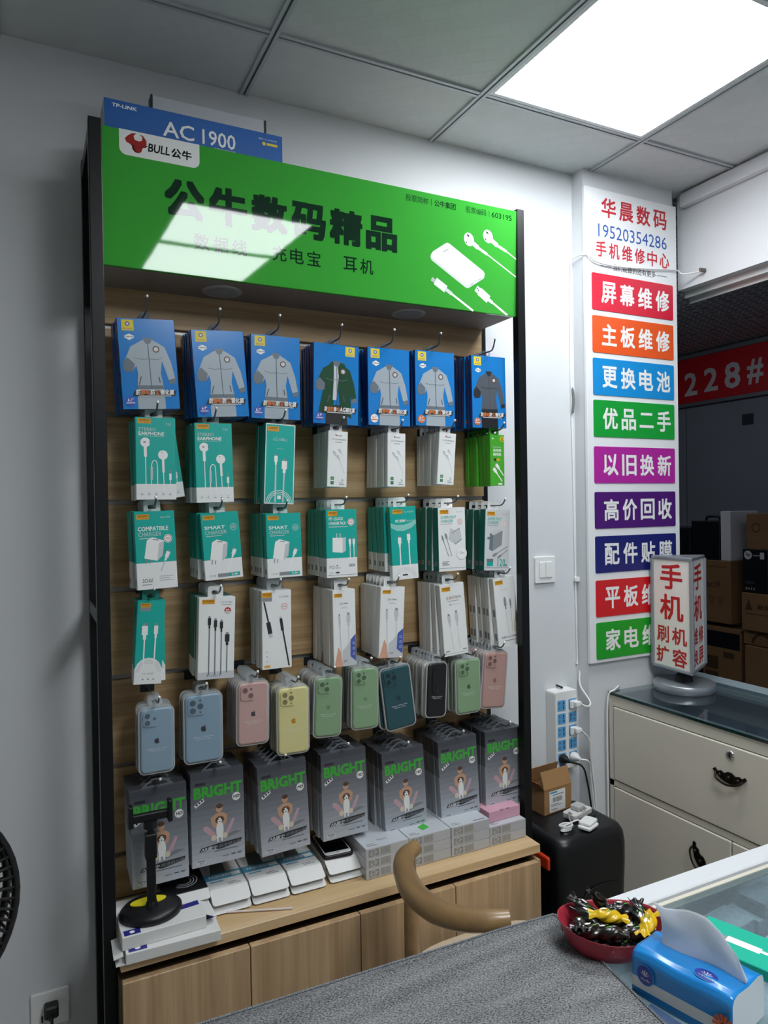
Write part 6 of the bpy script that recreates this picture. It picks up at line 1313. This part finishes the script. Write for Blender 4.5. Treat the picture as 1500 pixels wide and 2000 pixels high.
# pulled-up tissue sheet: two leaves of paper standing in the slot
TIS = mat('tissue_paper', 'eef0f2', 0.9)
_nt = TIS.node_tree; _tr = _nt.nodes.new('ShaderNodeBsdfTranslucent'); _tr.inputs[0].default_value = (0.88, 0.89, 0.91, 1); _mx = _nt.nodes.new('ShaderNodeMixShader'); _mx.inputs[0].default_value = 0.6
_nt.links.new(_nt.nodes['Principled BSDF'].outputs[0], _mx.inputs[1]); _nt.links.new(_tr.outputs[0], _mx.inputs[2]); _nt.links.new(_mx.outputs[0], _nt.nodes['Material Output'].inputs[0])
TB = [0.05, 0.20, 0.40, 0.60, 0.80, 0.97, 1.10]      # foot of the sheet along the slot
TP = [(-0.085, 0.051), (0.10, 0.051), (0.37, 0.059), (0.63, 0.058), (0.82, 0.050), (1.0, 0.030), (1.11, 0.004)]   # its upper edge
def tisf(u_, v_):
    k = u_ * (len(TP) - 1); i = min(len(TP) - 2, int(k)); f = k - i; L_ = lambda a, b2: a * (1 - f) + b2 * f
    ut, hh, ub = L_(TP[i][0], TP[i + 1][0]), L_(TP[i][1], TP[i + 1][1]), L_(TB[i], TB[i + 1]); uu = ub * (1 - v_) + ut * v_
    q = quad(0.12 + 0.78 * uu, 0.52); n_ = Vector((0.96, 0.28, 0)); bulge = 0.010 * math.sin(math.pi * v_) * (1 - u_) + 0.003 * math.sin(9 * uu + 3 * v_) * v_
    return (q.x + n_.x * bulge, q.y + n_.y * bulge, ZK + Hh * 0.98 + hh * v_)
mb = MB(); mb.grid(tisf, 30, 16); mb.grid(lambda a, b2: tuple(Vector(tisf(a, b2)) + Vector((0.0009, 0.0012, 0))), 30, 16); mb.build('tissue_sheet', TIS, ts)

# teal cable box lying on the counter
gb = thing('teal_cable_box', 'flat teal cable box lying on the counter behind the tissue pack', 'box', (0.888, 0.628, ZK - 0.0015), (0, 0, R(-72)))
MB().box(-0.10, 0.10, -0.038, 0.038, 0, 0.016).build('box_body', mat('teal_bright_card', '14b598', 0.4), gb, bevel=0.001)
p = MB().box(-0.06, -0.015, -0.008, 0.006, 0.0161, 0.0163).box(-0.015, 0.03, -0.004, 0.002, 0.0161, 0.0163).box(-0.074, -0.06, -0.006, 0.004, 0.0161, 0.0163, 1).build('print', [WHITE, GREY], gb)

# desk fan at the left edge
fn = thing('desk_fan', 'black round desk fan, its cage showing at the left edge', 'fan', (-0.128, 0.78, ZK + 0.0052), (0, 0, R(18)))
FB = mat('fan_black', '0c0c0e', 0.4); FR, FC = 0.112, 0.250
MB().lathe([(0.07, 0), (0.07, 0.008), (0.06, 0.016), (0.02, 0.02), (0.012, 0.03)], 28).build('base', FB, fn)
MB().tube([(0, 0.03, 0.02), (0, 0.04, 0.12), (0, 0.03, FC)], 0.011, 12).build('stand', FB, fn)
cg = MB(); 
def circ(r, y, n=48): return [(r * math.cos(2 * math.pi * i / n), y, FC + r * math.sin(2 * math.pi * i / n)) for i in range(n + 1)]
cg.tube(circ(FR, -0.012), 0.004, 6, caps=False); cg.tube(circ(FR, 0.016), 0.004, 6, caps=False); cg.tube(circ(FR * 0.62, -0.036), 0.0018, 5, caps=False)
for i in range(64):
    a = 2 * math.pi * i / 64
    pts = []
    for s in range(7):
        f = s / 6; r = 0.03 + (FR - 0.03) * f; an = a + 0.5 * (1 - f); pts.append((r * math.cos(an), -0.045 + 0.033 * f ** 3, FC + r * math.sin(an)))
    pts.append((FR * 1.012 * math.cos(a), 0.002, FC + FR * 1.012 * math.sin(a)))
    for s in range(6):
        f = 1 - s / 5; r = 0.03 + (FR - 0.03) * f; an = a - 0.4 * (1 - f); pts.append((r * math.cos(an), 0.046 - 0.030 * f ** 3, FC + r * math.sin(an)))
    cg.tube(pts, 0.0016, 5)
cage = cg.build('cage', FB, fn, fix=False)
hb = MB(); hb.lathe([(0.0, -0.05), (0.03, -0.048), (0.032, -0.04)], 24); me = hb.mesh('hub_badge', FB); o = link('hub_badge', me, fn); o.rotation_euler = (R(-90), 0, 0); o.location = (0, 0, FC)
o = MB().lathe([(0.034, 0.03), (0.034, 0.06), (0.022, 0.075), (0, 0.076)], 20).build('motor', FB, fn); o.rotation_euler = (R(-90), 0, 0); o.location = (0, 0.0, FC)
for q in range(5):
    def bl(u_, v_, q=q):
        r = 0.02 + 0.075 * v_; an = 2 * math.pi * q / 5 + (u_ - 0.5) * (0.9) + 0.25 * v_; return (r * math.cos(an), 0.004 + 0.016 * (u_ - 0.5), FC + r * math.sin(an))
    mb = MB(); mb.grid(bl, 8, 6); mb.grid(lambda a, b2: tuple(Vector(bl(a, b2)) + Vector((0, 0.0012, 0))), 8, 6); mb.build('blade', mat('fan_blade', '1a1b1f', 0.35), fn)

# ================================================================== stored goods across the corridor
KR2 = mat('carton_brown', '80603f', 0.65, noise=0.06, nscale=9); INK = mat('carton_ink', '4a3524', 0.6); BLKC = mat('toner_box_black', '0e1015', 0.4); FOAM = mat('foam_white', 'd8dae2', 0.6, bump=0.3, bscale=90)
KS = 1.5
bench = thing('storage_bench', 'low dark bench under the cartons across the corridor', 'bench', (4.5, 3.35, 0))
MB().box(-0.33, 0.4, -0.72, 0.75, 0.235, 0.2603).build('bench_top', mat('bench_dark', '3a352f', 0.5), bench, bevel=0.002)
for x in (-0.3, 0.37):
    for y in (-0.68, 0.71): MB().box(x - 0.02, x + 0.02, y - 0.02, y + 0.02, 0, 0.2345).build('leg', mat('bench_dark', '3a352f', 0.5), bench)
def carton(name, label, x, y0, y1, z0, z1, dep, m_, prints=None, cat='carton', xfp=None):
    x, y0, y1, dep = x * KS, y0 * KS, y1 * KS, dep * KS; z0, z1 = HC + (z0 - HC) * KS, HC + (z1 - HC) * KS
    t = thing(name, label, cat, (x, y0, z0), group='goods stored across the corridor')
    wdt = y1 - y0; hgt = z1 - z0
    MB().box(0, dep, 0, wdt, 0, hgt).build('box_body', m_, t, bevel=0.003)
    if m_ is KR2:
        MB().box(dep * 0.44, dep * 0.56, -0.0006, -0.0001, hgt * 0.7, hgt).box(dep * 0.44, dep * 0.56, 0, wdt, hgt + 0.0001, hgt + 0.0006).build('tape', mat('parcel_tape', 'b0906a', 0.3), t)
    if prints:
        p = Print(wdt, hgt, 0, 0, 0); prints(p)   # left end of the print = far (+y) end
        q = MB(); q.v = [(-0.0005 + yy, wdt - xx, zz) for xx, yy, zz in p.mb.v]; q.f = p.mb.f; q.m = p.mb.m; q.sm = p.mb.sm
        link('print', q.mesh('print', p.mats, fix=False), t)
    return t
def pgx(p):
    p.text('GX750C', 0.05, 0.56, 0.62, 0.64, INK, 0.02); p.text('II', 0.66, 0.58, 0.74, 0.66, INK, 0.02); p.rect(0.05, 0.50, 0.45, 0.515, INK); p.text('GAMING', 0.45, 0.88, 0.9, 0.92, INK)
    for q in range(4): p.arc(0.15 + 0.2 * q, 0.38, 0.05, 0.015, INK, 0, 360, 10); p.rect(0.12 + 0.2 * q, 0.30, 0.18 + 0.2 * q, 0.315, INK)
carton('carton', 'brown carton printed GX750C II in the corridor stack', 2.85, 2.204, 2.43, 0.985, 1.273, 0.2, KR2, pgx)
def phs(p):
    p.disc(0.22, 0.86, 0.16, LGREY); p.up(); p.text('hp', 0.13, 0.82, 0.31, 0.91, BLKC, 0.02, 0.2); p.layer = 1; p.rect(0.42, 0.84, 0.82, 0.87, GREY); p.rect(0.7, 0.78, 0.86, 0.93, LGREY); p.rect(0.1, 0.2, 0.45, 0.26, mat('toner_grey', '33373f', 0.4)); p.text('2612', 0.1, 0.07, 0.5, 0.12, LGREY)
carton('toner_box', 'black toner box with round hp logo in the corridor stack', 2.80, 1.985, 2.105, 1.148, 1.338, 0.22, BLKC, phs, 'box')
def pA(p): p.poly([(0.08, 0.55), (0.26, 0.55), (0.17, 0.85)], INK); p.text('聚美科', 0.36, 0.58, 0.85, 0.72, INK, 0.02); p.rect(0.1, 0.44, 0.8, 0.46, INK)
carton('carton', 'brown carton with triangle logo under the black toner box', 2.79, 1.90, 2.105, 0.985, 1.147, 0.26, KR2, pA)
carton('carton', 'brown carton with a dark ring print below the triangle-logo carton', 2.82, 1.92, 2.12, 0.9175, 0.984, 0.24, KR2, lambda p: p.arc(0.45, 0.1, 0.22, 0.06, INK, 0, 180))
def pC(p): p.rect(0.05, 0.66, 0.97, 0.93, BLKC); p.rect(0.55, 0.50, 0.82, 0.60, INK); p.rect(0.08, 0.28, 0.42, 0.50, INK); p.rect(0.08, 0.04, 0.42, 0.24, INK)
carton('carton', 'brown carton with black label band and dark squares, below the GX750C carton', 2.85, 2.155, 2.36, 0.6905, 0.965, 0.24, KR2, pC)
carton('carton', 'plain brown carton at the right edge of the corridor stack', 2.80, 1.84, 2.10, 0.6905, 0.915, 0.24, KR2, lambda p: p.rect(0.6, 0.0, 0.8, 0.25, INK))
carton('foam_slab', 'white foam-wrapped slab standing on the GX750C carton', 2.86, 2.21, 2.262, 1.2735, 1.50, 0.19, FOAM, None, 'foam slab')
carton('carton', 'brown carton on top of the black toner box', 2.80, 1.93, 2.085, 1.3385, 1.492, 0.22, KR2, lambda p: p.arc(0.3, 0.6, 0.12, 0.03, INK))
t = carton('black_case', 'black equipment case beside the white foam slab', 2.86, 2.268, 2.425, 1.2735, 1.455, 0.19, BLKC, None, 'case')
MB().tube(spline([(0.09, 0.06, 0.273), (0.09, 0.075, 0.30), (0.09, 0.165, 0.30), (0.09, 0.18, 0.273)], 5), 0.009, 8).build('handle', BLACKP, t)
carton('black_case', 'smaller black case at the pillar end of the corridor stack', 2.86, 2.432, 2.62, 0.6905, 1.42, 0.2, BLKC, None, 'case')
